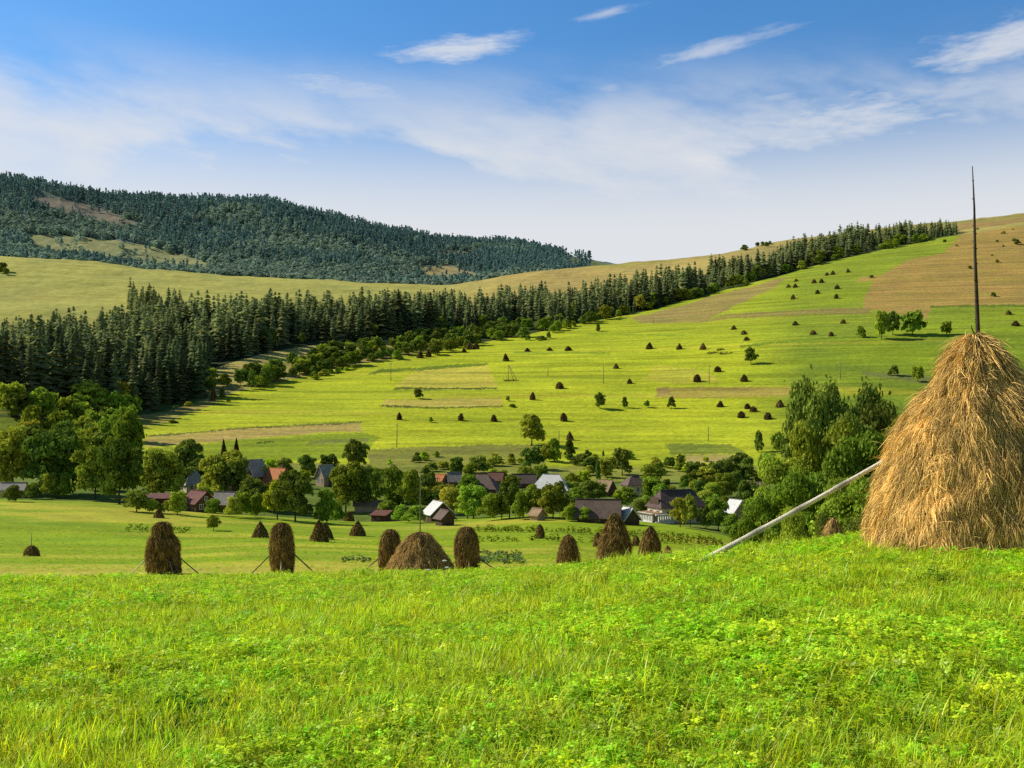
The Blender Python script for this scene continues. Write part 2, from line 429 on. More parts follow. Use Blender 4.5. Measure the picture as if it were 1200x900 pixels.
def build_terrain():
    a1 = R(33)
    az = np.concatenate([np.linspace(-math.pi, -a1, 70)[:-1], np.arctan(np.linspace(-math.tan(a1), math.tan(a1), 860)), np.linspace(a1, math.pi, 70)[1:]])
    r = np.concatenate([[.4], np.geomspace(1.0, 60, 170), np.geomspace(60, 300, 180)[1:], np.linspace(300, 1300, 430)[1:], np.geomspace(1300, 3300, 170)[1:], [3600, 4000, 5000, 6500, 9000]])
    A, Rr = np.meshgrid(az, r)                       # rows: rings
    X, Y = Rr*np.sin(A), Rr*np.cos(A)
    Z = height(X, Y)
    lim = math.atan(900/F)
    xp = 600+F*np.tan(np.clip(A, -lim, lim)); dep = np.where(np.abs(A) <= lim, Y, Rr*math.cos(lim))
    yp = HY-F*Z/np.maximum(dep, .5)
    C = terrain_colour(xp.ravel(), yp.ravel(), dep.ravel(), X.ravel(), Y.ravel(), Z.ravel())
    V = np.stack([X, Y, Z], -1).reshape(-1, 3)
    nr, na = len(r), len(az)
    i, j = np.meshgrid(np.arange(nr-1), np.arange(na-1), indexing='ij')
    q = np.stack([i*na+j, i*na+j+1, (i+1)*na+j+1, (i+1)*na+j], -1).reshape(-1, 4)
    ly = col_lookup(LY, np.clip(xp, -300, 1500).ravel())
    dv = dep.ravel()
    reg = ((dv > ly[i_crest]).astype(int)+(dv > ly[i_edge]+4)+(dv > ly[i_foot])+(dv > ly[i_ravine])+(dv > ly[i_b1]+100))
    fr = reg[q].min(1)
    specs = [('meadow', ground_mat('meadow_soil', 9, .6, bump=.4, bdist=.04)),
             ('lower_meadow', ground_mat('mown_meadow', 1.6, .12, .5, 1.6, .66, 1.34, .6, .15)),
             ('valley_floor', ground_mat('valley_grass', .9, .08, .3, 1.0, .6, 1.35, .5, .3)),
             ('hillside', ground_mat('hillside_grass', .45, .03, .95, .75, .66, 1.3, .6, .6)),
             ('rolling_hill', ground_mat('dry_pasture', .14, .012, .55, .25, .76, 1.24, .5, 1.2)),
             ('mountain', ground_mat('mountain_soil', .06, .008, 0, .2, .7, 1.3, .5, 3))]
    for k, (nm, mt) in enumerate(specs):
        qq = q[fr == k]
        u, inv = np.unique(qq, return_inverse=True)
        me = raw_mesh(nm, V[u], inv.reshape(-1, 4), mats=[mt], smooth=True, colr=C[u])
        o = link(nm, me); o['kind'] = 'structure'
build_terrain()

# ------------------------------------------------------------------ plants
def leaf_quads(cen, nor, size, tint, asp=.62, r=rng):
    """diamond leaves: one per centre"""
    n = len(cen); nor = nor/np.maximum(np.linalg.norm(nor, axis=1, keepdims=True), 1e-6)
    a = r.normal(size=(n, 3)); a -= nor*(a*nor).sum(1, keepdims=True); a /= np.maximum(np.linalg.norm(a, axis=1, keepdims=True), 1e-6)
    b = np.cross(nor, a); s = np.asarray(size).reshape(-1, 1)
    v = np.stack([cen-a*s, cen-b*s*asp+nor*s*.15, cen+a*s, cen+b*s*asp+nor*s*.15], 1).reshape(-1, 3)
    q = np.arange(4*n).reshape(-1, 4)
    return v, q, np.repeat(tint, 4)

def crown_cloud(n, blobs, leaf, r, jitter=.7, keep_in=.62):
    """leaf centres on the outside of many overlapping leaf clumps"""
    P, Nn, T = [], [], []
    tot = sum(b[3]**2 for b in blobs)
    for k, b in enumerate(blobs):
        m = max(6, int(n*b[3]**2/tot*1.5))
        d = r.normal(size=(m, 3)); d /= np.linalg.norm(d, axis=1, keepdims=True)
        d[:, 2] = np.where(d[:, 2] < -.35, -d[:, 2]*.7, d[:, 2])
        rad = b[3]*(r.random(m)**.5*.5+.58)
        p = np.array(b[:3])+d*rad[:, None]*np.array([1, 1, .86])
        ok = np.ones(m, bool)
        for j, c in enumerate(blobs):
            if j != k: ok &= np.linalg.norm((p-np.array(c[:3]))/np.array([1, 1, .86]), axis=1) > c[3]*keep_in
        P.append(p[ok]); Nn.append(d[ok]+r.normal(size=(ok.sum(), 3))*jitter)
        T.append(np.full(ok.sum(), b[4])*r.uniform(.72, 1.28, ok.sum()))
    return np.concatenate(P), np.concatenate(Nn), np.concatenate(T)

def crown_mesh(name, seed, n, leaf, mat, kind='round'):
    """unit crown: about 1 across, from z=zlo to z=1"""
    r = np.random.default_rng(seed); blobs = []
    nb = {'round': 20, 'tall': 22, 'bush': 15, 'ragged': 24, 'feather': 30}[kind]
    for k in range(nb):
        t = (k+.5)/nb; a = k*2.4+r.uniform(-.5, .5)
        if kind == 'round': z = .2+.66*t; rr = .34*math.sin(math.pi*min(1, max(.12, (z-.02)/1.0)))**.6; br = r.uniform(.12, .2)
        elif kind == 'tall': z = .16+.76*t; rr = .33*(1-t)**.55+.04; br = r.uniform(.10, .19)
        elif kind == 'bush': z = .16+.6*t; rr = .34*(1-t*.55); br = r.uniform(.15, .23)
        elif kind == 'ragged': z = .24+.66*t; rr = .37*math.sin(math.pi*(.18+.72*t))**.7; br = r.uniform(.08, .18)
        else: z = .08+.86*t; rr = .36*(1-t)**.8+.04; br = r.uniform(.07, .14)
        rr *= r.uniform(.42, 1.28)
        blobs.append((rr*math.cos(a), rr*math.sin(a), z+r.uniform(-.05, .05), br, r.uniform(.7, 1.3)))
    c, nn, t = crown_cloud(n, blobs, leaf, r)
    # stray twigs break the outline
    ex = r.integers(0, len(c), len(c)//14); c2 = c[ex]+nn[ex]*.03+r.normal(size=(len(ex), 3))*.025
    c = np.concatenate([c, c2]); nn = np.concatenate([nn, nn[ex]]); t = np.concatenate([t, t[ex]])
    c[:, 2] = np.clip(c[:, 2], .02, None); c[:, 2] /= max(1.0, c[:, 2].max())
    v, q, tt = leaf_quads(c, nn, leaf*r.uniform(.6, 1.3, len(c)), t, r=r)
    return raw_mesh(name, v, q, mats=[mat], colr=tt)

def trunk_mesh(name, seed, mat, top=.72, rad=.022):
    r = random.Random(seed); mb = MB()
    p = [(0, 0, -.04), (r.uniform(-.01, .01), r.uniform(-.01, .01), .15), (r.uniform(-.03, .03), r.uniform(-.03, .03), .4), (r.uniform(-.04, .04), r.uniform(-.04, .04), top)]
    mb.tube(p, [rad*1.5, rad, rad*.75, rad*.25], 7)
    for k in range(6):
        a = k*2.4+r.random(); z = .22+.07*k; q0 = (p[2][0]*z*2, p[2][1]*z*2, z); l = r.uniform(.2, .3)
        mb.tube([q0, (q0[0]+math.cos(a)*l*.55, q0[1]+math.sin(a)*l*.55, z+.08), (q0[0]+math.cos(a)*l, q0[1]+math.sin(a)*l, z+.2)], [rad*.5, rad*.35, rad*.12], 5)
    return mb.mesh(name, mat, True)

def spruce_mesh(name, seed, mat, tiers=24, rad=.15):
    r = np.random.default_rng(seed); V = []; Q = []; C = []; n = 0
    for k in range(tiers):
        t = (k+r.uniform(-.3, .3))/tiers; z = .05+.935*(1-(1-max(0, t))**1.4); L = rad*(1-max(0, t))**.72*r.uniform(.7, 1.2)+.010
        m = max(4, int(10*(1-t)+3)); a0 = r.uniform(0, 6.28)
        for b in range(m):
            a = a0+2*math.pi*b/m+r.uniform(-.25, .25); l = L*r.uniform(.5, 1.3); w = l*.46+.010
            d = np.array([math.cos(a), math.sin(a), 0]); s = np.array([-d[1], d[0], 0]); dr = r.uniform(.25, .65)
            c0 = np.array([0, 0, z+.02]); z = z+r.uniform(-.02, .02)*(1-t); m1 = d*l*.6+np.array([0, 0, z-l*dr*.45]); tip = d*l+np.array([0, 0, z-l*dr])
            V += [c0, m1-s*w-np.array([0, 0, w*.5]), tip, m1+s*w-np.array([0, 0, w*.5])]; Q.append((n, n+1, n+2, n+3)); n += 4
            C += [r.uniform(.65, 1.3)]*4
    V += [np.array(p) for p in ((-.008, 0, -.03), (.008, 0, -.03), (.008, 0, .3), (-.008, 0, .3))]; Q.append((n, n+1, n+2, n+3)); C += [.6]*4; n += 4
    V += [np.array(p) for p in ((-.006, 0, .9), (.006, 0, .9), (.003, 0, .985), (-.003, 0, .985))]; Q.append((n, n+1, n+2, n+3)); C += [.9]*4
    return raw_mesh(name, V, Q, mats=[mat], colr=C)

LEAF = {'dark': leaf_mat('leaf_dark', (.175, .25, .042), .25, .3),
        'mid': leaf_mat('leaf_mid', (.26, .365, .042), .3, .3),
        'olive': leaf_mat('leaf_olive', (.38, .43, .055), .3, .25),
        'bright': leaf_mat('leaf_bright', (.40, .53, .040), .38, .25),
        'yellow': leaf_mat('leaf_yellow', (.40, .45, .06), .38, .2),
        'dry': leaf_mat('leaf_dry', (.16, .09, .045), .15, .2)}
BARK = rough_mat('bark', (.09, .07, .05), .4, 12, stretch=(4, 4, .6), bump=.6)
SPRUCE = leaf_mat('spruce_needles', (.150, .195, .082), .25, .5, hue=.04)

_pc = {}
def crown_proto(colour, kind, lod, var):
    key = (colour, kind, lod, var)
    if key not in _pc:
        n, lf = {'near': (9000, .021), 'mid': (2600, .042), 'far': (620, .085)}[lod]
        _pc[key] = crown_mesh('crown', hash(kind) % 97*0+{'round': 1, 'tall': 2, 'bush': 3, 'ragged': 4, 'feather': 5}[kind]*100+var, n, lf, LEAF[colour], kind)
    return _pc[key]
_trunks = [trunk_mesh('trunk', s, BARK) for s in range(3)]

LANDMARKS = []            # (phrase, x, y) filled by houses and haystacks, used to say which tree is which
def name_by_place(desc, x, y, extra=()):
    lm = sorted(LANDMARKS, key=lambda l: (l[1]-x)**2+(2.2*(l[2]-y))**2)[:4]
    c = []
    for k, l in enumerate(lm[:3]):
        dx, dy = x-l[1], y-l[2]
        far = math.hypot(dx, dy) > 45
        if abs(dx) > 1.6*abs(dy): rel = 'well to the side of' if far else 'beside'
        elif dy < 0: rel = 'uphill of' if far else 'just behind'
        else: rel = 'downhill of' if far else 'in front of'
        c.append(f'{desc} {rel} {l[0]}')
    a, b, d = lm[0], lm[1], lm[2]
    c = c[:1]+[f'{desc} between {a[0]} and {b[0]}', f'{desc} between {a[0]} and {d[0]}']+c[1:]
    c += [f'{e} {k}' for e in ('smaller', 'taller') for k in c[:2]]
    for s in c:
        if s not in used_labels and len(s.split()) <= 16: return s
    return None

TREES_DONE = []
def add_tree(x, y=None, Y=None, top=None, w=None, h=None, colour='mid', kind='round', lod=None, label=None, cat=None, group=None, name=None, sink=0.0, seed=None):
    p = ground_at(x, y) if Y is None else at_depth(x, Y)
    k = F/p[1]
    H = h if h is not None else (HY-top)/F*p[1]-p[2]
    W = w/k
    lod = lod or ('near' if p[1] < 125 else 'mid' if p[1] < 330 else 'far')
    sd = seed if seed is not None else len(TREES_DONE)
    bush = kind == 'bush'
    nm = name or ('bush' if bush else 'leafy_tree')
    o = bpy.data.objects.new(nm, None); col.objects.link(o)
    o.location = (p[0], p[1], p[2]-sink); o.rotation_euler = (0, 0, sd*1.37)
    c = link('crown', crown_proto(colour, kind, lod, sd % 3), o, scale=(W*1.04, W*1.04, H))
    if not bush: link('trunk', _trunks[sd % 3], o, scale=(max(W, H*.5)*.9, max(W, H*.5)*.9, H))
    TREES_DONE.append((o, x, p, H, W, colour, kind))
    if label is None:
        size = 'low' if H < 4 else 'small' if H < 7 else 'tall' if H > 13 else 'medium'
        word = {'dark': 'dark green', 'mid': 'green', 'olive': 'olive green', 'bright': 'bright green', 'yellow': 'yellow-green', 'dry': 'dry brown'}[colour]
        shape = {'round': 'rounded tree', 'tall': 'pointed tree', 'bush': 'bush', 'ragged': 'loose-crowned tree', 'feather': 'feathery tree'}[kind]
        label = name_by_place(f'{size} {word} {shape}', x, HY-F*p[2]/p[1])
        if label is None:
            label = f'{size} {word} {shape} in the thick of the village greenery'; group = group or 'trees among the village houses'
    tag(o, label, cat or ('bush' if bush else 'tree'), group)
    return o

# ------------------------------------------------------------------ hay
def hay_profile(prof):
    hs = np.array([a for a, b in prof], float); rs = np.array([b for a, b in prof], float)
    return lambda h: np.interp(h, hs, rs), hs[-1]

def hay_mesh(name, prof, seed, mats, n_straw, length, width, lump=.05, seg=(80, 64), ell=1.0, out=.03, droop=.25):
    """hay: a lumpy heap with strands of straw combed down over it; profile is (height, radius) in metres"""
    r = np.random.default_rng(seed); rad, H = hay_profile(prof)
    na, nh = seg
    A, Hh = np.meshgrid(np.linspace(0, 2*math.pi, na, endpoint=False), np.linspace(0, 1, nh)*H)
    def surf(a, h):
        base = rad(h)
        l = lump*(fbm(a*3.5+seed, h*1.6, seed, 3)+.6*fbm(a*11+seed, h*4.5, seed+5, 2))*np.minimum(1, base/.25)
        # the noise must meet itself round the back
        w = sstep(5.6, 2*math.pi, a); l2 = lump*(fbm((a-2*math.pi)*3.5+seed, h*1.6, seed, 3)+.6*fbm((a-2*math.pi)*11+seed, h*4.5, seed+5, 2))*np.minimum(1, base/.25)
        rr = np.maximum(base+l*(1-w)+l2*w, .0)
        return np.stack([rr*np.cos(a), rr*np.sin(a)*ell, h], -1)
    V = surf(A, Hh).reshape(-1, 3)
    i, j = np.meshgrid(np.arange(nh-1), np.arange(na), indexing='ij'); j2 = (j+1) % na
    q = np.stack([i*na+j, i*na+j2, (i+1)*na+j2, (i+1)*na+j], -1).reshape(-1, 4)
    cb = np.full(len(V), .22)  # heap under the strands tinted dark: shade of the gaps as colour
    if n_straw:
        hh = np.linspace(0, H, 400); cdf = np.cumsum(rad(hh)+.02); cdf /= cdf[-1]
        h = np.interp(r.random(n_straw), cdf, hh); a = r.uniform(0, 2*math.pi, n_straw)
        e = 1e-3
        P = surf(a, h); Ta = surf(a+e, h)-P; Th = surf(a, np.minimum(h+.08, H))-surf(a, np.maximum(h-.08, 0))
        Ta /= np.linalg.norm(Ta, axis=1, keepdims=True)+1e-9; Th /= np.linalg.norm(Th, axis=1, keepdims=True)+1e-9
        Nn = np.cross(Ta, Th); Nn /= np.linalg.norm(Nn, axis=1, keepdims=True)+1e-9
        lean = .55*fbm(a*4, h*2.2, seed+9, 2)+r.normal(0, .30, n_straw)
        wild = r.random(n_straw) < .06; lean = np.where(wild, r.normal(0, 1.1, n_straw), lean)
        D = -Th*np.cos(lean)[:, None]+Ta*np.sin(lean)[:, None]
        L = length*r.uniform(.5, 1.4, n_straw); W = width*r.uniform(.6, 1.4, n_straw)
        lift = out*r.random(n_straw)**1.5
        side = np.cross(D, Nn); roll = r.normal(0, .6, n_straw)[:, None]; side = side*np.cos(roll)+Nn*np.sin(roll)
        p0 = P+Nn*(lift*.3)[:, None]; up = np.where(wild, .22, .10)*r.uniform(.2, 1.5, n_straw)
        p1 = p0+D*(L*.5)[:, None]+Nn*(lift+L*up)[:, None]; p2 = p0+D*(L*.98)[:, None]+Nn*(lift+L*up*1.1)[:, None]
        p2[:, 2] -= L*droop*.4
        p1[:, 2] = np.maximum(p1[:, 2], .01); p2[:, 2] = np.maximum(p2[:, 2], .0)
        W = W[:, None]
        S = np.stack([p0-side*W, p0+side*W, p1-side*W, p1+side*W, p2-side*W*.4, p2+side*W*.4], 1).reshape(-1, 3)
        b = np.arange(n_straw)[:, None]*6+len(V)
        q2 = np.concatenate([b+np.array([[0, 1, 3, 2]]), b+np.array([[2, 3, 5, 4]])])
        clump = 1+.75*fbm(a*7, h*3.2, seed+3, 3)
        t = np.clip(clump*r.lognormal(0, .44, n_straw), .15, 2.1)
        V = np.concatenate([V, S]); q = np.concatenate([q, q2]); cb = np.concatenate([cb, np.repeat(t, 6)])
    return raw_mesh(name, V, q, mats=mats, colr=cb, smooth=False)

HAY_GOLD = leaf_mat('hay_golden', (.82, .56, .19), .12, .0, (1, .9, .7), 0)
HAY_TAN = leaf_mat('hay_tan', (.48, .32, .12), .12, .0, (1, .9, .7), 0)
HAY_BROWN = leaf_mat('hay_brown', (.29, .195, .065), .10, .0, (1, .9, .6), 0)
HAY_FAR = leaf_mat('hay_weathered', (.20, .14, .052), .08, .45, (1, .9, .6), 0)
WOOD_PALE = rough_mat('barked_pole', (.80, .72, .56), .22, 9, stretch=(6, 6, .5), bump=.5, use_col=True)
WOOD_GREY = rough_mat('grey_wood', (.20, .165, .125), .4, 9, stretch=(6, 6, .5), bump=.5)
WOOD_DARK = rough_mat('dark_wood', (.085, .06, .042), .4, 9, stretch=(6, 6, .5), bump=.5)

# the great stack
p = at_depth(1145, 18.6); S0 = p
big = link('haystack', None, loc=(p[0], p[1], p[2]-.06))
tag(big, 'huge golden haystack standing on the near grassy knoll with a bare pole through its top', 'haystack')
prof = [(0, 1.74), (.4, 1.75), (.75, 1.72), (1.2, 1.63), (1.66, 1.48), (2.05, 1.32), (2.36, 1.15), (2.86, .87), (3.1, .72), (3.5, .52), (3.76, .33), (3.93, .20), (4.03, .03)]
link('hay', hay_mesh('hay', prof, 11, [HAY_GOLD], 120000, .30, .0035, .15, (170, 130), out=.07), big)
mb = MB()
pts = [(0, 0, 3.3), (.02, 0, 3.9), (.0, .01, 4.6), (-.035, 0, 5.4), (-.05, 0, 6.3), (-.085, 0, 7.06)]
mb.tube(pts, [.045, .041, .034, .026, .018, .007], 9)
for k in range(26):
    t = random.random(); z = 4.1+t*2.75; x0 = np.interp(z, [3.9, 4.6, 5.4, 6.2, 6.86], [.02, 0, -.035, -.05, -.085]); a = random.uniform(0, 6.28); rr = np.interp(z, [3.9, 7.06], [.041, .009])
    mb.tube([(x0+math.cos(a)*rr*.5, math.sin(a)*rr*.5, z), (x0+math.cos(a)*(rr+.018), math.sin(a)*(rr+.018), z+.02)], [.014, .005], 5)
mb.build('pole', WOOD_DARK, big, True)
mb = MB()
mb.tube([(.04, -.05, 3.74), (-.06, -.1, 3.92), (-.15, -.11, 3.98)], [.02, .018, .010], 6)
mb.tube([(-.06, -.1, 3.92), (-.13, -.08, 4.1), (-.14, -.07, 4.16)], [.015, .011, .005], 6)
mb.tube([(-.02, -.06, 3.8), (-.10, -.16, 3.72)], [.012, .006], 5)
mb.build('branch_stub', WOOD_DARK, big, True)
# hay fallen round its foot
m_ = 2600; a_ = rng.uniform(0, 6.28, m_); r_ = 1.72+rng.exponential(.28, m_); X_ = p[0]+np.cos(a_)*r_; Y_ = p[1]+np.sin(a_)*r_
d_ = rng.uniform(0, 6.28, m_); C_ = np.stack([X_, Y_, height(X_, Y_)+.04+.10*rng.random(m_)*np.exp(-(r_-1.7)*1.5)], 1); D_2 = np.stack([np.cos(d_), np.sin(d_), rng.normal(0, .25, m_)], 1)*rng.uniform(.06, .17, (m_, 1)); S_ = np.stack([-np.sin(d_), np.cos(d_), rng.normal(0, .5, m_)], 1)*.004
lh = link('loose_hay', raw_mesh('loose_hay', np.stack([C_-D_2-S_, C_-D_2+S_, C_+D_2+S_, C_+D_2-S_], 1).reshape(-1, 3), np.arange(4*m_).reshape(-1, 4), mats=[HAY_GOLD], colr=np.repeat(np.clip(rng.lognormal(0, .35, m_), .3, 1.6), 4)))
tag(lh, 'loose straw fallen in the grass round the foot of the huge haystack', 'loose hay', kind='stuff')
# twisted hay ropes laid over the top
mb = MB()
for a, l in ((-.4, 1.1), (.9, .9), (-2.0, .8)):
    rp = []
    for k in range(8):
        h = 3.92-k*l/8; rr = np.interp(h, [q[0] for q in prof], [q[1] for q in prof])+.07
        rp.append((math.cos(a+k*.03)*rr, math.sin(a+k*.03)*rr, h+random.uniform(-.01, .01)))
    mb.tube(rp, [.018]*7+[.008], 6)
mb.build('weight_stick', WOOD_GREY, big, True)

# pole leaning on it
e0 = np.array([(802-600)/F*19.6, 19.6, (HY-668)/F*19.6])
tip = np.array([(1046-600)/F*19.0, 19.0, (HY-534)/F*19.0])
dirv = tip-e0; L_ = np.linalg.norm(dirv); tip2 = e0+dirv*1.07
mb = MB(); npt = 22; pts = []; rad_ = []; cc = []
side = np.cross(dirv/L_, [0, 0, 1])
for k in range(npt):
    t = k/(npt-1); q = e0+(tip2-e0)*t; q = q+np.array([0, 0, -.035*math.sin(math.pi*t)])
    kn = .010 if k in (7, 11, 15) else 0
    pts.append(tuple(q)); rad_.append(.056*(1-t)+.036*t+kn); cc.append(.45 if k in (7, 11, 15) else random.uniform(.9, 1.1))
mb.tube(pts, rad_, 10, np.concatenate([np.repeat(cc, 10), [1, 1]]))
lp = mb.build('leaning_pole', WOOD_PALE, None, True)
tag(lp, 'long pale peeled pole propped slantwise from the grass up into the huge golden haystack', 'pole')
for t, a in ((.36, 1), (.55, -1), (.7, 1), (.2, -1)):
    q = e0+(tip2-e0)*t; dn = np.array([.02*a, -.05, -.13 if a > 0 else -.10]); mb = MB()
    mb.tube([tuple(q), tuple(q+dn)], [.016, .008], 5); mb.build('branch_stub', WOOD_PALE, lp, True)

# ---- middle stacks: pixel column, depth, top row, width px, shape, label
def stack_at(x, Y, top, wpx, shape, mat, seed, label, pole_top=None, n=5000, straw=.22, braces=(), ell=1.0, base=None, group=None, name='haystack', detail=(48, 40), lump=.06):
    p = at_depth(x, Y) if Y else ground_at(x, base)
    Y = p[1]; k = F/Y; H = (HY-top)/F*Y-p[2]+.1; Rr = wpx/k/2
    sp = SHAPES[shape]; prof = [(h*H, w*Rr) for h, w in sp]
    o = link(name, None, loc=(p[0], p[1], p[2]-.1)); o.rotation_euler = (.035*math.sin(seed*2.3), .04*math.sin(seed*3.7+1), seed*.7)
    link('hay', hay_mesh('hay', prof, seed, [mat], n, straw, max(.008, .55/k*.30), lump*1.5*min(1, Rr), detail, ell, .05), o)
    if pole_top is not None:
        zt = (HY-pole_top)/F*Y-p[2]+.1
        mb = MB(); mb.tube([(0, 0, H*.7), (.02, 0, H*1.02), (.0, 0, zt)], [.05, .04, .022], 7); mb.build('pole', WOOD_GREY, o, True)
    for (a, h0, run, pale) in braces:           # sticks that prop it: azimuth in the world, height fraction, how far out the foot stands
        a -= seed*.7; d = np.array([math.cos(a), math.sin(a)]); r0 = np.interp(h0, [q[0] for q in sp], [q[1] for q in sp])*Rr
        f = d*(r0+run); wz = float(height(np.array([p[0]+math.cos(a+seed*.7)*(r0+run)]), np.array([p[1]+math.sin(a+seed*.7)*(r0+run)]))[0])-p[2]+.1
        mb = MB(); mb.tube([(d[0]*r0*.8, d[1]*r0*.8, h0*H), (f[0], f[1], wz-.04)], [.042, .036], 6)
        mb.build('prop_stick', WOOD_PALE if pale else WOOD_GREY, o, True)
    tag(o, label, 'haystack', group)
    return o
SHAPES = {'bottle': [(0, .98), (.3, 1.0), (.55, .98), (.68, .84), (.78, .62), (.88, .58), (.94, .46), (.98, .28), (1, .05)],
          'pill': [(0, .86), (.3, .97), (.55, 1.0), (.72, .93), (.85, .78), (.93, .58), (.98, .3), (1, .04)],
          'dome': [(0, 1.0), (.2, 1.0), (.4, .94), (.6, .8), (.78, .58), (.9, .36), (.97, .17), (1, .04)],
          'heap': [(0, 1.0), (.12, .97), (.35, .82), (.6, .6), (.8, .40), (.92, .27), (.97, .17), (1, .04)],
          'cone': [(0, 1.0), (.2, .93), (.45, .72), (.7, .42), (.85, .22), (.95, .12), (1, .04)],
          'hood': [(0, .98), (.25, 1.0), (.45, .93), (.62, .76), (.78, .53), (.9, .34), (.97, .2), (1, .05)],
          'low': [(0, 1.0), (.3, .88), (.6, .62), (.85, .33), (1, .06)]}
GM = 'haystacks on the lower meadow'
stack_at(192, 61.5, 611, 37, 'bottle', HAY_BROWN, 21, 'stout bottle-shaped brown haystack with sticks propping it, the one farthest from the big pole', n=7000, braces=((math.pi+.25, .40, 1.0, True), (-.25, .42, 1.45, False), (-.9, .40, .75, False)))
stack_at(331, 60.5, 612, 27, 'pill', HAY_BROWN, 22, 'slim upright brown haystack held by three stout prop sticks in the mown meadow', n=6000, braces=((math.pi-.1, .44, 1.3, False), (.05, .44, 1.25, False), (-1.45, .38, .3, True)))
stack_at(456, 64, 620, 24, 'pill', HAY_BROWN, 23, 'slim dark haystack half hidden behind the broad straw heap', n=5000, braces=((math.pi+.1, .40, 1.0, False), (-.9, .38, .5, True)))
stack_at(492, 58, 623, 80, 'heap', HAY_TAN, 24, 'broad tan straw heap with a tall thin pole, squat among slim dark stacks', pole_top=552, n=16000, straw=.30, lump=.10, detail=(80, 56))
stack_at(548, 61, 617, 27, 'pill', HAY_BROWN, 25, 'egg-shaped brown haystack with a pale stick in front, beside the cabbage bed', n=6000, braces=((math.pi+.2, .34, .7, False), (-.35, .36, 1.2, False), (-1.4, .38, .25, True)))
stack_at(666, 66, 626, 26, 'dome', HAY_BROWN, 26, 'dark dome-shaped haystack with one pale straw stick, below the long brown barn roof', n=5500)
stack_at(720, 60, 601, 39, 'hood', HAY_BROWN, 27, 'tall broad pointed dark haystack, the biggest of the three on the grass edge', n=8000, straw=.26)
stack_at(762, 64, 616, 26, 'dome', HAY_BROWN, 28, 'dark rounded haystack directly below the cream house with the white balustrade', n=5500)
stack_at(783, 74, 639, 16, 'low', HAY_TAN, 29, 'little grey-brown heap of hay poking above the grass beside a rounded stack', n=1500)
stack_at(975, 42, 606, 27, 'dome', HAY_TAN, 30, 'light brown haystack peeping over the knoll in front of the green trees', n=5000)
stack_at(37, 100, 639, 16, 'dome', HAY_BROWN, 31, 'short dark round-topped haystack alone at the edge of the lower meadow', pole_top=626, n=2500)
stack_at(186, None, 595, 12, 'cone', HAY_BROWN, 32, 'small dark conical haystack near the barn, behind the bottle-shaped stack', base=607, n=1200)
stack_at(305, None, 611, 19, 'cone', HAY_BROWN, 33, 'small brown cone haystack with a thin pole, behind the slim propped stack', base=630, pole_top=600, n=2000)
stack_at(374, None, 609, 22, 'cone', HAY_BROWN, 34, 'small flared brown haystack, front one of a touching pair', base=635, pole_top=603, n=2000)
stack_at(381, None, 613, 19, 'low', HAY_BROWN, 35, 'small dark haystack tucked behind its flared twin', base=632, n=1500)
stack_at(419, None, 610, 19, 'cone', HAY_BROWN, 36, 'small dark cone haystack in front of the reddish shed', base=628, pole_top=606, n=2000)
stack_at(409, 218, 599, 12, 'dome', HAY_BROWN, 37, 'dark little haystack in the shade beside the low tan shed', n=800)
stack_at(633, None, 614, 10, 'dome', HAY_BROWN, 38, 'small dark haystack standing in front of the maize rows', base=631, n=1200)
stack_at(700, None, 624, 10, 'dome', HAY_BROWN, 39, 'small brown haystack peeping out behind the tallest pointed stack', base=641, n=1200)
stack_at(745, None, 627, 9, 'dome', HAY_BROWN, 40, 'tiny dark haystack in the gap between the two biggest dark stacks', base=640, n=1000)
stack_at(263, 352, 514, 10, 'cone', HAY_FAR, 41, 'grey haystack behind the roofs, the darker of two cones above the trees', n=500)
stack_at(277, 356, 513, 10, 'cone', HAY_FAR, 42, 'grey haystack behind the roofs, the paler of two cones above the trees', n=500)

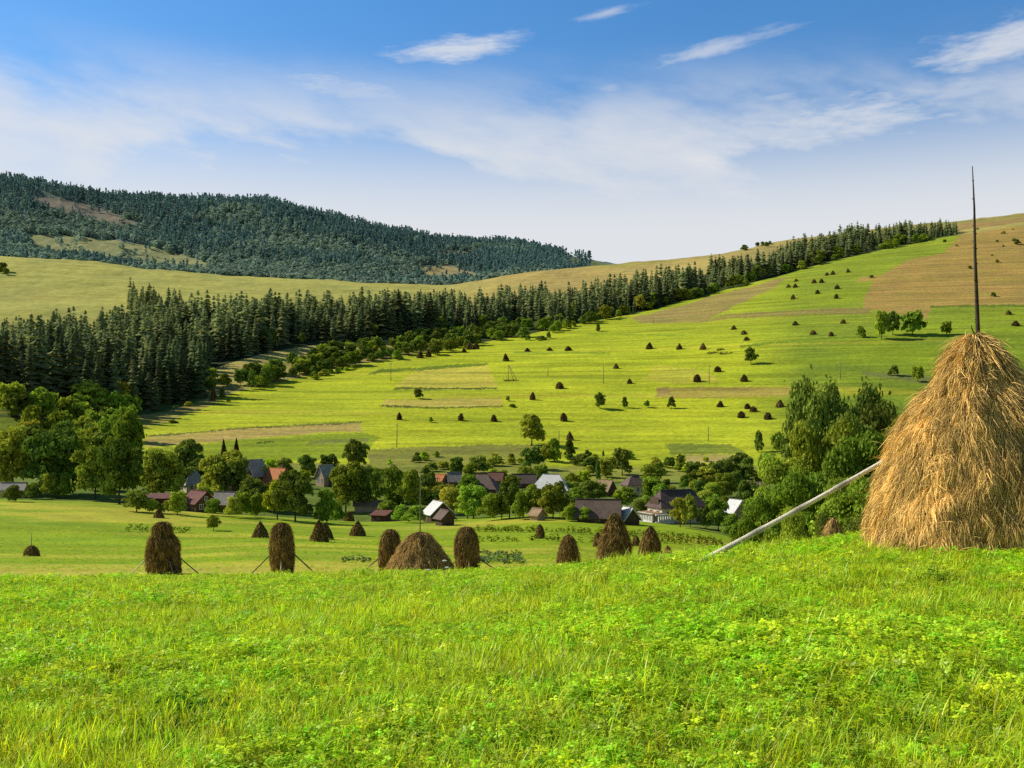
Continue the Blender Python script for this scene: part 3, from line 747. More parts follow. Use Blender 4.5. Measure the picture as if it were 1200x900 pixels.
# ---- the many small stacks on the hillside
_sv = {}
def small_stack_mesh(kind, v):
    if (kind, v) not in _sv:
        sp = {'c': 'cone', 'd': 'dome', 'l': 'low', 'h': 'hood'}[kind]
        pr = [(h*3, w) for h, w in SHAPES[sp]]
        _sv[(kind, v)] = hay_mesh('hay', pr, 60+v, [HAY_FAR], 420, .5, .035, .16, (16, 12), out=.1)
    return _sv[(kind, v)]
HILL = [  # x, base row, height px, width px, shape, label
 (544,412.5,4.5,6,'l','low dark haystack, smallest of a tight group of three by the bushes'),
 (550,409.5,10,8,'c','dark pointed haystack in the middle of the tight group by the bushes'),
 (558,409,9,8,'c','dark cone haystack at the outer end of the tight group by the bushes'),
 (492,419.5,9.5,8,'c','dark haystack of the close pair below the bush row, nearer the stubble strips'),
 (502,418.5,9,7.5,'c','dark haystack of the close pair below the bush row, nearer the group of three'),
 (593,423,9,8,'c','dark cone haystack uphill of the tripod of poles'),
 (618,412,4.5,7,'l','flat low haystack, first of three in line uphill of the tripod'),
 (644,411,4.5,7,'l','flat low haystack, middle of three in line uphill of the tripod'),
 (666,411,5.5,9,'l','flat broad haystack, last of three in line uphill of the tripod'),
 (722,432,7,7,'c','small cone haystack just above the tall thin pole on the hillside'),
 (761,409,8.5,8.5,'c','dark cone haystack alone high on the bright field, first of three along one line'),
 (796,409.5,7.5,7.5,'c','dark cone haystack alone high on the bright field, second of three along one line'),
 (824,409.5,8.5,7.5,'c','dark cone haystack beside the heap of dead branches'),
 (656,455.5,8.5,9.5,'d','dark round haystack between the tripod and the thin pole'),
 (738,449.5,6.5,7,'c','small haystack below the thin pole near the pale field strip'),
 (624,468.5,9.5,7,'h','narrow dark haystack downhill of the tripod of poles'),
 (468,492,8.5,6,'h','narrow dark haystack behind the crooked utility pole below the stubble strips'),
 (540,493,9.5,7,'h','narrow dark haystack below the stubble strips, in the middle of its row'),
 (579,494,8.5,7,'d','rounded dark haystack at the end of the row below the stubble strips'),
 (661,493.5,10,8,'h','dark upright haystack uphill of the thin leaning post'),
 (668,516,11.5,9,'c','dark cone haystack right behind the small trees above the village'),
 (924,337,4.5,6,'c','tiny haystack of a pair under the forest end, the lower-set one'),
 (932,337.2,4.5,6,'c','tiny haystack of a pair under the forest end, the broader one'),
 (933,330,3.2,5,'l','tiny flat haystack touching the forest edge high on the hill'),
 (954,332,5.5,6.5,'c','tiny haystack of the upper pair in the high green meadow, broader one'),
 (963,331.3,5,6,'c','tiny haystack of the upper pair in the high green meadow, slimmer one'),
 (969,323,4.5,5,'c','tiny haystack near the forest, first of the topmost three'),
 (976,322,5.5,5.5,'c','tiny haystack near the forest, middle of the topmost three'),
 (994,319.5,5.5,5,'c','tiny haystack near the forest, last and highest of the topmost three'),
 (958,344.5,5.5,6,'c','tiny haystack midway down the high green meadow'),
 (981,339,6,6.5,'c','tiny haystack in the high green meadow close to the tan pasture'),
 (929,351,6.5,5,'h','tiny narrow haystack at the low end of the high green meadow'),
 (980,350,6,5,'h','tiny narrow haystack lowest beside the tan pasture edge'),
 (860,386,5,7,'c','small haystack just below the dry grass band, first of a stepped row of three'),
 (872,392,5.5,7.5,'c','small haystack below the dry grass band, middle of a stepped row of three'),
 (875,399,5,7.5,'l','small low haystack, last of a stepped row of three above the lone dark tree'),
 (932,381,5.5,7.5,'c','small haystack below the dry band, alone midway to the tree clump'),
 (988,379,5.5,7,'c','small haystack just below the dry band nearest the clump of three trees'),
 (953,392,5.5,8,'l','small low haystack in the greener field, in front of its lone fellow'),
 (974,394,5.5,6,'d','small rounded haystack in the greener field near the round bush'),
 (841,435.5,7.5,8.5,'d','rounded haystack beside the dark pole in the yellow-green field'),
 (817,447.5,9,9.5,'d','rounded dark haystack above the brown strip, nearest the pale field'),
 (872,447,9,9.5,'c','conical dark haystack above the brown strip, nearest the dark wood'),
 (844,477,8,8.5,'c','dark haystack below the brown strip, first of the lowest group'),
 (876,479,6.5,7.5,'d','smaller haystack of the twin pair below the brown strip, upper one'),
 (883,482.5,6.5,9,'d','squat haystack of the twin pair below the brown strip, lower one'),
 (914,477.5,9.5,10,'c','broad dark cone haystack below the brown strip near the dark wood'),
 (869,489.5,8,9,'d','dark haystack in the lowest row below the brown strip, first of three'),
 (900,491.5,8.5,9.5,'d','dark haystack in the lowest row below the brown strip, second of three'),
 (938,490.5,8.5,10,'d','dark haystack in the lowest row below the brown strip, against the wood'),
 (1182,369,5.5,7.5,'l','low haystack high in the far green field beyond the huge stack'),
 (1190,382,6.5,9,'l','low broad haystack in the far green field beyond the huge stack, nearer one'),
 (669,344,0,0,'c',None)]
for k, (x, y, hpx, wpx, kd, lab) in enumerate(HILL):
    if lab is None: continue
    p = ground_at(x, y); s = F/p[1]*1.09; h = hpx/s; w = wpx/s
    o = link('haystack', small_stack_mesh(kd, k % 5), loc=(p[0], p[1], p[2]-.15), rotz=k*1.3, scale=(w/2*random.uniform(.92, 1.08), w/2, (h+.3)/3*random.uniform(.92, 1.06)))
    o.rotation_euler = (random.gauss(0, .05), random.gauss(0, .05), k*1.3)
    tag(o, lab, 'haystack', 'haystacks dotted over the hillside')
for k, (x, y, w_, h_, lab) in enumerate(((834, 414.5, 13, 3, 'long low heap of dead branches on the bright field beside a cone haystack'), (850, 415.5, 16, 4, 'longer brushwood heap of grey dead branches in the bright field'), (843, 411, 8, 3, 'short brushwood heap uphill of the two long ones'))):
    p = ground_at(x, y); s = F/p[1]; mb = MB(); rr = random.Random(k)
    for q in range(60):
        bx = rr.uniform(-.5, .5)*w_/s; by = rr.uniform(-.5, .5); a = rr.uniform(-1, 1); hh = rr.uniform(.2, 1)*h_/s
        mb.tube([(bx, by, 0), (bx+math.cos(a)*1.6, by+math.sin(a), hh)], [.09, .05], 4)
    tag(mb.build('brush_heap', WOOD_DARK, None, loc=(p[0], p[1], p[2])), lab, 'brush heap')

# ------------------------------------------------------------------ houses
RF = {'white': roof_mat('white_sheet_roof', (.84, .84, .82), 2.2, .5, .08, (.82, .8, .76), .0),
      'grey': roof_mat('grey_slate_roof', (.34, .31, .28), 2.6), 'pale': roof_mat('weathered_asbestos_roof', (.46, .43, .39), 2.2),
      'brown': roof_mat('brown_tile_roof', (.20, .135, .11), 3.0), 'darkbrown': roof_mat('dark_brown_tile_roof', (.15, .10, .088), 3.0),
      'red': roof_mat('dark_red_sheet_roof', (.20, .065, .05), 2.6), 'orange': roof_mat('orange_tile_roof', (.66, .23, .075), 3.2),
      'tan': roof_mat('rusty_tan_roof', (.42, .28, .16), 2.4), 'rust': roof_mat('rusty_red_roof', (.24, .10, .065), 2.4)}
WL = {k: rough_mat('plaster_'+k, v, .12, 1.2, bump=.15) for k, v in {'cream': (.62, .52, .36), 'yellow': (.60, .46, .22), 'white': (.72, .70, .64), 'tan': (.42, .31, .2), 'pink': (.42, .27, .22)}.items()}
WL['brick'] = roof_mat('brick_wall', (.22, .12, .085), 6, .9)
WL['wood'] = roof_mat('board_wall', (.13, .085, .055), 8, .9)
WL['redwood'] = roof_mat('red_board_wall', (.18, .075, .055), 8, .9)
FRAME = rough_mat('window_frame_paint', (.70, .68, .62), .1, 5); DOORM = rough_mat('door_boards', (.16, .10, .06), .3, 6, stretch=(6, 6, 1))
GLASS = rough_mat('dark_window_glass', (.03, .035, .04), .3, 1.5, rough=.12, spec=.6)

def slab(mb, a, b, c, d, th):
    """a roof slope through four corners, th thick"""
    P = np.array([a, b, c, d], float); n = np.cross(P[1]-P[0], P[3]-P[0]); n /= np.linalg.norm(n)
    mb.add(np.concatenate([P, P-n*th]), [(0,1,2,3),(7,6,5,4),(0,4,5,1),(1,5,6,2),(2,6,7,3),(3,7,4,0)])
def house(x, yb, ye, yt, Lpx, Dpx, yaw, typ, roof, wall, short, label, wins=3, chimney=0, Y=None, name='house', door=True, cat='house', over=.45):
    p = ground_at(x, yb) if Y is None else at_depth(x, Y)
    k = F/p[1]; L, D = Lpx/k, Dpx/k; h = max(1.2, (yb-ye)/k); rh = max(.5, (ye-yt)/k*1.0)
    o = link(name, None, loc=(p[0], p[1]+D*.3, p[2]), rotz=R(yaw))
    mb = MB(); x2, y2 = L/2, D/2
    if typ in ('gable', 'shed'):
        if typ == 'gable':
            V = [(-x2,-y2,-1.5),(x2,-y2,-1.5),(x2,y2,-1.5),(-x2,y2,-1.5),(-x2,-y2,h),(x2,-y2,h),(x2,y2,h),(-x2,y2,h),(-x2,0,h+rh),(x2,0,h+rh)]
            mb.add(V, [(0,1,5,4),(2,3,7,6)]); mb.add(V, []); mb.q += [[i+mb.n-10 for i in f] for f in ()]
            mb.t += [[mb.n-10+i for i in f] for f in ((4,8,7),(5,6,9))]
            mb.add([V[i] for i in (1,2,6,5)], [(0,1,2,3)]); mb.add([V[i] for i in (3,0,4,7)], [(0,1,2,3)])
        else:
            mb.box((0, 0, h/2-.75), (L, D, h+1.5))
    else:
        mb.box((0, 0, h/2-.75), (L, D, h+1.5))
    mb.build('wall', WL[wall], o)
    ov = over; X, Yv = x2+ov, y2+ov; dz = rh*ov/y2; th = .14; e = h-dz+.06; t = h+rh+.06
    mb = MB()
    if typ == 'gable':
        slab(mb, (-X,-Yv,e), (X,-Yv,e), (X,0,t), (-X,0,t), th); slab(mb, (X,Yv,e), (-X,Yv,e), (-X,.002,t), (X,.002,t), th)
    elif typ == 'shed':
        slab(mb, (-X,-Yv,h+.05), (X,-Yv,h+.05), (X,Yv,h+rh), (-X,Yv,h+rh), th)
    else:
        i = (y2*.9 if typ == 'hip' else y2*.45)
        i = min(i, x2*.7); zt = t if typ == 'hip' else t
        V = [(-X,-Yv,e),(X,-Yv,e),(X,Yv,e),(-X,Yv,e),(-X+i+ov,0,zt),(X-i-ov,0,zt),(-X,-Yv,e-.12),(X,-Yv,e-.12),(X,Yv,e-.12),(-X,Yv,e-.12)]
        mb.add(V, [(0,1,5,4),(2,3,4,5),(0,6,7,1),(1,7,8,2),(2,8,9,3),(3,9,6,0),(9,8,7,6)], [(3,0,4),(1,2,5)])
    rf = mb.build('roof', RF[roof], o)
    mb = MB(); mb.box((0, 0, t+.02), (max(.6, (2*X if typ == 'gable' else 2*(X-(y2*.9 if typ == 'hip' else y2*.45)-ov))), .28, .10))
    if typ != 'shed': mb.build('ridge_cap', RF['grey'] if roof == 'white' else RF[roof], rf)
    if chimney:
        mb = MB(); cx = L*(.22 if chimney > 0 else -.25); mb.box((cx, D*.12, t-.1), (.6, .5, 1.9)); mb.box((cx, D*.12, t+.91), (.76, .66, .12)); mb.build('chimney', WL['brick'], rf)
    def win(cx, cz, w_, h_, face):
        mb = MB()
        bars = [((0, cz+h_/2), (w_+.16, .10)), ((0, cz-h_/2), (w_+.16, .10)), ((-w_/2, cz), (.09, h_-.1)), ((w_/2, cz), (.09, h_-.1)), ((0, cz), (.07, h_-.1))]
        for (bx, bz), (bw, bh) in bars:
            if face == 'f': mb.box((cx+bx, -y2-.03, bz), (bw, .08, bh))
            elif face == 'l': mb.box((-x2-.03, cx+bx, bz), (.08, bw, bh))
            else: mb.box((x2+.03, cx+bx, bz), (.08, bw, bh))
        f = mb.build('window', FRAME, o); mb = MB()
        if face == 'f': mb.box((cx, -y2-.012, cz), (w_-.06, .02, h_-.06))
        elif face == 'l': mb.box((-x2-.012, cx, cz), (.02, w_-.06, h_-.06))
        else: mb.box((x2+.012, cx, cz), (.02, w_-.06, h_-.06))
        mb.build('pane', GLASS, f)
    fl = 2 if h > 4.3 else 1; fh = h/fl
    ww, wh = min(1.1, L*.14), min(1.25, fh*.5)
    if wins:
        for f_ in range(fl):
            for i in range(wins):
                cx = (i+.5)/wins*L*.92-L*.46
                if f_ == 0 and door and i == wins-1: continue
                win(cx, f_*fh+fh*.56, ww, wh, 'f')
            for s in ('l', 'r'):
                if abs(yaw) < 8: break
                if (yaw > 0) != (s == 'l'): continue
                for i in range(2): win((i-.5)*D*.45, f_*fh+fh*.56, ww, wh, s)
        if typ == 'gable' and abs(yaw) > 8 and rh > 2: win(0, h+rh*.35, ww*.8, wh*.7, 'l' if yaw > 0 else 'r')
    if door:
        cx = (wins-.5)/max(wins, 1)*L*.92-L*.46 if wins else 0
        mb = MB(); mb.box((cx, -y2-.03, min(1.0, h*.4)), (.95, .08, min(2.0, h*.8))); dd = mb.build('door', DOORM, o)
        mb = MB(); mb.box((cx+.36, -y2-.09, min(1.0, h*.4)), (.05, .05, .16)); mb.build('handle', FRAME, dd)
    tag(o, label, cat); LANDMARKS.append((short, x, yb-6))
    o['k'] = 0; del o['k']
    return o, L, D, h, rh, k

house(224, 577, 566, 551, 22, 22, 35, 'hip', 'pale', 'cream', 'the pale hipped roof', 'house with pale steep hipped roof half hidden behind an olive tree', 2)
house(184, 594, 584, 579, 30, 18, 4, 'shed', 'rust', 'redwood', 'the low red barn', 'long low reddish-brown barn beside the big dark trees', 0, name='barn', cat='barn')
house(231, 600, 588, 576, 34, 26, -46, 'gable', 'red', 'wood', 'the dark red roof', 'house with dark red roof and a shadowy timber gable', 2, chimney=0)
house(262, 601, 589, 577, 22, 22, -12, 'gable', 'grey', 'brick', 'the grey-brown roof', 'small house with grey-brown roof and brick chimney beside the dark red one', 2, chimney=1)
house(297, 574, 556, 539, 24, 19, 62, 'gable', 'pale', 'brick', 'the brick gable', 'brick house turning its tall gable to the meadow under a pale grey roof', 2)
house(323, 576, 567, 549, 31, 24, -42, 'gable', 'orange', 'tan', 'the orange roof', 'house with bright orange tiled roof', 2, chimney=1)
house(381, 570, 557, 545, 18, 15, 50, 'gable', 'pale', 'tan', 'the pale gable', 'little house with pale sheet roof and gable between dark trees', 1)
house(428, 600, 593, 588, 26, 16, 8, 'shed', 'tan', 'tan', 'the low tan shed', 'low shed with rusty tan lean-to roof in the bushes', 0, name='shed', cat='shed', door=False)
house(446, 611, 604, 599, 18, 15, -20, 'shed', 'rust', 'redwood', 'the reddish shed', 'small red-brown shed on the meadow edge', 0, name='shed', cat='shed')
house(513, 611, 601, 588, 26, 28, -64, 'gable', 'white', 'wood', 'the bright white barn roof', 'barn with bright white sheet roof and brown boarded gable', 0, name='barn', cat='barn')
house(521, 616, 606, 598, 17, 16, -60, 'gable', 'brown', 'wood', 'the brown boarded gable', 'little brown shed with boarded gable against the white barn', 0, name='shed', cat='shed', door=False)
house(512, 570, 564, 556, 21, 16, -32, 'gable', 'orange', 'tan', 'the low orange roof', 'low outbuilding with orange roof beside a dark slate one', 1)
house(532, 571, 563, 554, 14, 15, 10, 'gable', 'grey', 'brick', 'the dark slate roof', 'small house with dark slate roof beside the low orange one', 1)
house(565, 580, 571, 556, 38, 28, -14, 'hip', 'brown', 'brick', 'the broad brown hipped roof', 'house with broad brown hipped roof above the round trees', 3)
house(581, 577, 567, 559, 16, 14, -10, 'gable', 'rust', 'brick', 'the rusty annexe', 'annexe with rusty red roof joined behind the brown hipped roof', 1, Y=300)
house(614, 572, 565, 556, 26, 16, 0, 'gable', 'darkbrown', 'brick', 'the dark brown roof', 'house with low dark brown roof just behind the white one', 2)
house(646, 586, 572, 556, 42, 26, -12, 'hip', 'white', 'cream', 'the big white roof', 'house with big white ribbed metal roof and shaded porch', 3)
house(710, 582, 574, 563, 18, 17, -42, 'gable', 'tan', 'wood', 'the small tan roof', 'small shed with tan roof and dark gable among trees', 0, name='shed', cat='shed', door=False)
house(744, 582, 567, 558, 25, 20, 20, 'hip', 'brown', 'yellow', 'the two-storey cream house', 'two-storey cream house under a brown hipped roof', 3)
house(702, 613, 604, 586, 48, 30, -8, 'gable', 'brown', 'wood', 'the long brown barn roof', 'long barn with sagging grey-brown tiled roof behind the haystacks', 0, name='barn', cat='barn')
house(737, 615, 607, 595, 17, 20, -66, 'gable', 'white', 'wood', 'the small white shed', 'small shed with white roof and black gable beside the balustrade house', 0, name='shed', cat='shed', door=False)
o, L, D, h, rh, k = house(794, 612, 592, 575, 58, 34, 22, 'halfhip', 'darkbrown', 'cream', 'the big balustrade house', 'big cream house with long dark brown roof and white balustraded porch', 4)
mb = MB()
for i in range(9): mb.box((-L/2-2.2+i*.02, -D/2+.2+i*(D-.4)/8, .9), (.28, .28, 1.8))
for i in range(7): mb.box((-L/2-2.0+(i+1)*.55, -D/2-1.2, .9), (.26, .26, 1.8))
mb.box((-L/2-2.2, 0, 1.9), (.4, D, .25)); mb.box((-L/2-.1, -D/2-1.2, 1.9), (4.2, .4, .25)); mb.box((-L/2-2.2, 0, .25), (.34, D, .5)); mb.box((-L/2-.1, -D/2-1.2, .25), (4.2, .34, .5))
mb.build('balustrade', WL['white'], o)
mb = MB(); slab(mb, (-L/2-2.6, -D/2-.2, h*.55), (-L/2-.05, -D/2-.2, h*.62), (-L/2-.05, D/2+.2, h*.62), (-L/2-2.6, D/2+.2, h*.55), .12); mb.build('porch_roof', RF['tan'], o)
mb = MB(); mb.box((-L/2-.08, 0, h+.9), (.12, D*.62, 1.5)); mb.build('loft_boards', WL['wood'], o)
house(630, 610, 603, 597, 12, 12, -48, 'gable', 'tan', 'tan', 'the tiny tan gable', 'tiny tan-roofed hut at the top edge of the meadow', 0, name='hut', cat='hut', door=False)
house(864, 611, 599, 586, 19, 22, -64, 'gable', 'white', 'tan', 'the white gable roof', 'house with white roof slope and tan gable among pale trees', 0, door=False)
house(922, 566, 557, 545, 27, 22, -25, 'gable', 'grey', 'tan', 'the grey roof in the wood', 'house with grey roof peeping through the wood', 1, Y=262)
house(888, 570, 562, 551, 18, 16, -30, 'gable', 'brown', 'tan', 'the brown roof in the wood', 'house with small brown roof deep among dark trees', 1, Y=275)
house(14, 583, 573, 566, 26, 16, 6, 'gable', 'pale', 'cream', 'the pale hut', 'pale hut with weathered roof behind round bushes', 2, name='hut', cat='hut')

# ------------------------------------------------------------------ utility poles
POLES = [(465, 525, 497, 1, 'crooked utility pole at the foot of the hill below the stubble strips'),
         (458, 447, 425, 1, 'thin utility pole near the top of the stubble strips'),
         (707, 450, 427, 0, 'tall thin pole in the middle of the bright hillside'),
         (642, 441, 431, 0, 'short post on the open field between tripod and thin pole'),
         (766, 380, 372, 0, 'faint post high on the field under the forest'),
         (831, 450, 428, 1, 'utility pole in the pale yellow-green field above the brown strip'),
         (985, 445, 425, 1, 'utility pole behind the dark tree tops in the green field'),
         (830, 517, 500, 0, 'short wooden post just above the dark crop plot'),
         (655, 517, 505, 0, 'thin leaning post beside the small trees and a cone haystack'),
         (512, 582, 559, 1, 'village utility pole between the white barn and the slate roof')]
for x, yb, yt, arm, lab in POLES:
    p = ground_at(x, yb); k = F/p[1]; H = (yb-yt)/k
    o = link('utility_pole', None, loc=(p[0], p[1], p[2]))
    mb = MB(); mb.tube([(0, 0, -.3), (.05, 0, H*.5), (.12 if arm else .0, 0, H)], [.17, .15, .12], 7); mb.build('post', WOOD_GREY, o, True)
    if arm:
        mb = MB(); mb.box((.12, -.16, H-.5), (1.7, .12, .14)); am = mb.build('cross_arm', WOOD_GREY, o)
        for s in (-.7, 0, .7):
            mb = MB(); mb.tube([(.12+s, -.16, H-.43), (.12+s, -.16, H-.2)], [.05, .04], 6); mb.build('insulator', FRAME, am)
    tag(o, lab, 'pole')
p = ground_at(597, 447); k = F/p[1]; o = link('pole_tripod', None, loc=tuple(p))
for f, tp, nm in (((-.6, 0), (-.5, 0), 'post'), ((4.6, -.5), (-.3, 0), 'strut'), ((2.6, 1.5), (-.4, 0), 'strut')):
    mb = MB(); mb.tube([(f[0], f[1], -.2), (tp[0], tp[1], 19/k)], [.16, .11], 6); mb.build(nm, WOOD_GREY, o, True)
mb = MB(); rr = random.Random(4)
for q in range(70):
    a = rr.uniform(0, 6.28); bx = rr.uniform(-3, 5); mb.tube([(bx, rr.uniform(-1, 1), 0), (bx+math.cos(a)*1.5, math.sin(a), rr.uniform(.3, 1.6))], [.09, .05], 4)
mb.build('brushwood', WOOD_DARK, o)
tag(o, 'tripod of tall bare poles over a dark brushwood pile on the bright hillside', 'pole tripod')

LANDMARKS += [('the bottle-shaped stack', 192, 672), ('the tan straw heap', 492, 672), ('the huge haystack', 1140, 640), ('the pole tripod', 597, 447), ('the big lone tree', 623, 523)]

# ------------------------------------------------------------------ trees with a place of their own
T = add_tree
T(623, 522, top=486, w=32, colour='olive', kind='ragged', label='big lone loose-crowned tree standing at the foot of the bright hillside')
T(490, 467.5, top=454, w=11, colour='dark', kind='bush', label='round dark bush between the stubble strips', cat='bush', name='bush')
T(703, 479, top=460, w=14, colour='dark', kind='round', label='largest of four small dark trees in a row on the bright hillside')
T(732, 478, top=465, w=8, colour='dark', kind='tall', label='slim second tree in the row of four on the bright hillside')
T(758, 478, top=469, w=7, colour='mid', kind='round', label='smallest tree in the row of four on the bright hillside')
T(787, 479, top=465, w=10, colour='dark', kind='tall', label='last tree in the row of four, nearest the brown strip')
T(505, 495.5, top=488, w=6, colour='mid', kind='bush', label='tiny shrub between haystacks below the stubble strips', cat='bush', name='bush')
T(595, 470, top=463, w=6, colour='mid', kind='bush', label='small shrub downhill of the tripod of poles', cat='bush', name='bush')
T(600, 477, top=473, w=9, colour='dark', kind='bush', label='flat dark bush at the end of the lower stubble strip', cat='bush', name='bush')
T(701, 389, top=380, w=6, colour='dark', kind='tall', label='small dark conifer alone near the top of the bright field')
T(710, 375, top=357, w=15, colour='olive', kind='round', label='pale round tree standing out at the lower edge of the forest belt')
T(619, 399.5, top=392, w=6, colour='dark', kind='bush', label='small dark bush at the end of the bush row', cat='bush', name='bush')
T(634, 399, top=393, w=13, colour='dark', kind='bush', label='broad dark bush beside a cone-shaped one under the forest', cat='bush', name='bush')
T(643, 397, top=389, w=7, colour='dark', kind='tall', label='cone-shaped small tree beside the broad dark bush under the forest')
T(1009, 396, top=381, w=11, colour='mid', kind='bush', label='round bush apart from the clump of three trees on the green field', cat='bush', name='bush')
T(1033, 398, top=365, w=17, colour='mid', kind='ragged', label='first and slimmest tree of the clump of three on the green field')
T(1046, 393, top=365, w=18, colour='dark', kind='round', label='middle tree of the clump of three on the green field')
T(1069, 394, top=364, w=25, colour='mid', kind='round', label='broadest tree of the clump of three on the green field')
T(1109, 393, top=376, w=13, colour='mid', kind='round', label='round tree between the clump of three and the huge haystack')
T(880, 427, top=407, w=15, colour='dark', kind='ragged', label='lone dark lopsided tree on the yellow-green slope')
T(1048, 441, top=427, w=12, colour='dark', kind='bush', label='round dark bush in the green field near the huge haystack', cat='bush', name='bush')
T(1075, 448, top=428, w=14, colour='mid', kind='round', label='small green tree close beside the huge haystack, far down the field')
T(1021, 325.5, top=322, w=6, colour='dark', kind='bush', label='tiny dark bush on the border of the tan pasture', cat='bush', name='bush')
T(1164, 348, top=342, w=6, colour='dark', kind='bush', label='tiny dark bush on the tan pasture behind the stack pole', cat='bush', name='bush')
T(1192, 287, top=280, w=8, colour='dark', kind='bush', label='dark bush high on the tan pasture at the frame edge', cat='bush', name='bush')
T(250, 622, top=603, w=17, colour='olive', kind='round', label='small round fruit tree alone in the lower meadow')
T(295, 456, top=433, w=11, colour='dark', kind='tall', label='dark conifer standing alone on the tip of the bright field')
T(312, 452, top=428, w=15, colour='dark', kind='round', label='dark rounded tree beside the lone conifer on the bright field')
T(250, 474, top=455, w=8, colour='dry', kind='ragged', label='dead brown tree on the dry slope')
T(260, 468, top=455, w=8, colour='dark', kind='tall', label='small dark conifer beside the dead brown tree')
T(268, 471, top=466, w=5, colour='dark', kind='bush', label='little bush beside the conifer and dead tree on the dry slope', cat='bush', name='bush')
T(221, 476, top=470, w=9, colour='olive', kind='bush', label='low olive bush alone on the dry slope', cat='bush', name='bush')
T(202, 496, top=492, w=11, colour='dark', kind='bush', label='flat dark bush on the border of dry slope and bright field', cat='bush', name='bush')
# wood on the slope behind the huge stack
for (x, Y, tp, w, cl, kd, lab) in (
  (960, 118, 430, 89, 'dark', 'round', 'tallest dark tree above the green thicket'),
  (978, 125, 440, 75, 'dark', 'round', 'dark tree joined to the tallest one'),
  (996, 122, 443, 78, 'dark', 'round', 'dark rounded tree in the middle of the dark row'),
  (1010, 128, 446, 81, 'mid', 'round', 'dark tree with bluish crown in the dark row'),
  (1026, 120, 449, 89, 'dark', 'round', 'dark domed tree nearest the huge stack in the dark row'),
  (1040, 115, 468, 94, 'dark', 'round', 'low dark rounded tree at the end of the dark row'),
  (984, 108, 474, 108, 'dark', 'round', 'dark rounded tree beneath the dark row'),
  (1056, 92, 474, 84, 'mid', 'ragged', 'green tree directly touching the upper side of the huge stack'),
  (1082, 85, 468, 60, 'mid', 'round', 'green tree mostly hidden behind the huge stack'),
  (966, 78, 480, 96, 'mid', 'ragged', 'tall green loose tree, highest of the thicket'),
  (1014, 74, 494, 110, 'mid', 'ragged', 'broad green tree filling the gap above the leaning pole'),
  (918, 76, 532, 88, 'mid', 'ragged', 'leafy bushy tree at the outer end of the thicket'),
  (945, 70, 545, 86, 'mid', 'ragged', 'leafy loose tree right behind the leaning pole'),
  (992, 66, 552, 100, 'mid', 'ragged', 'green loose tree low behind the leaning pole'),
  (893, 72, 572, 66, 'mid', 'ragged', 'young green tree over the lower end of the leaning pole'),
  (1040, 62, 548, 96, 'mid', 'round', 'shady rounded tree beside the lit flank of the huge stack'),
  (1080, 66, 560, 56, 'dark', 'round', 'dark shrubby tree hidden behind the huge stack'),
  (930, 60, 588, 44, 'mid', 'bush', 'leafy bush under the middle of the leaning pole'),
  (968, 56, 596, 40, 'dark', 'bush', 'dark bush behind the light brown haystack on the knoll'),
  (1010, 52, 598, 52, 'dark', 'bush', 'shadowed bush at the foot of the huge stack'),
  (872, 84, 600, 30, 'mid', 'bush', 'low bush past the lower end of the leaning pole'),
  (1150, 80, 520, 70, 'mid', 'round', 'tree wholly behind the huge stack'),
  (1215, 82, 520, 80, 'mid', 'round', 'tree past the shaded side of the huge stack')):
    if x > 1130: continue
    T(x, Y=Y, top=tp, w=w, colour=cl, kind=kd, label=lab, lod='near')
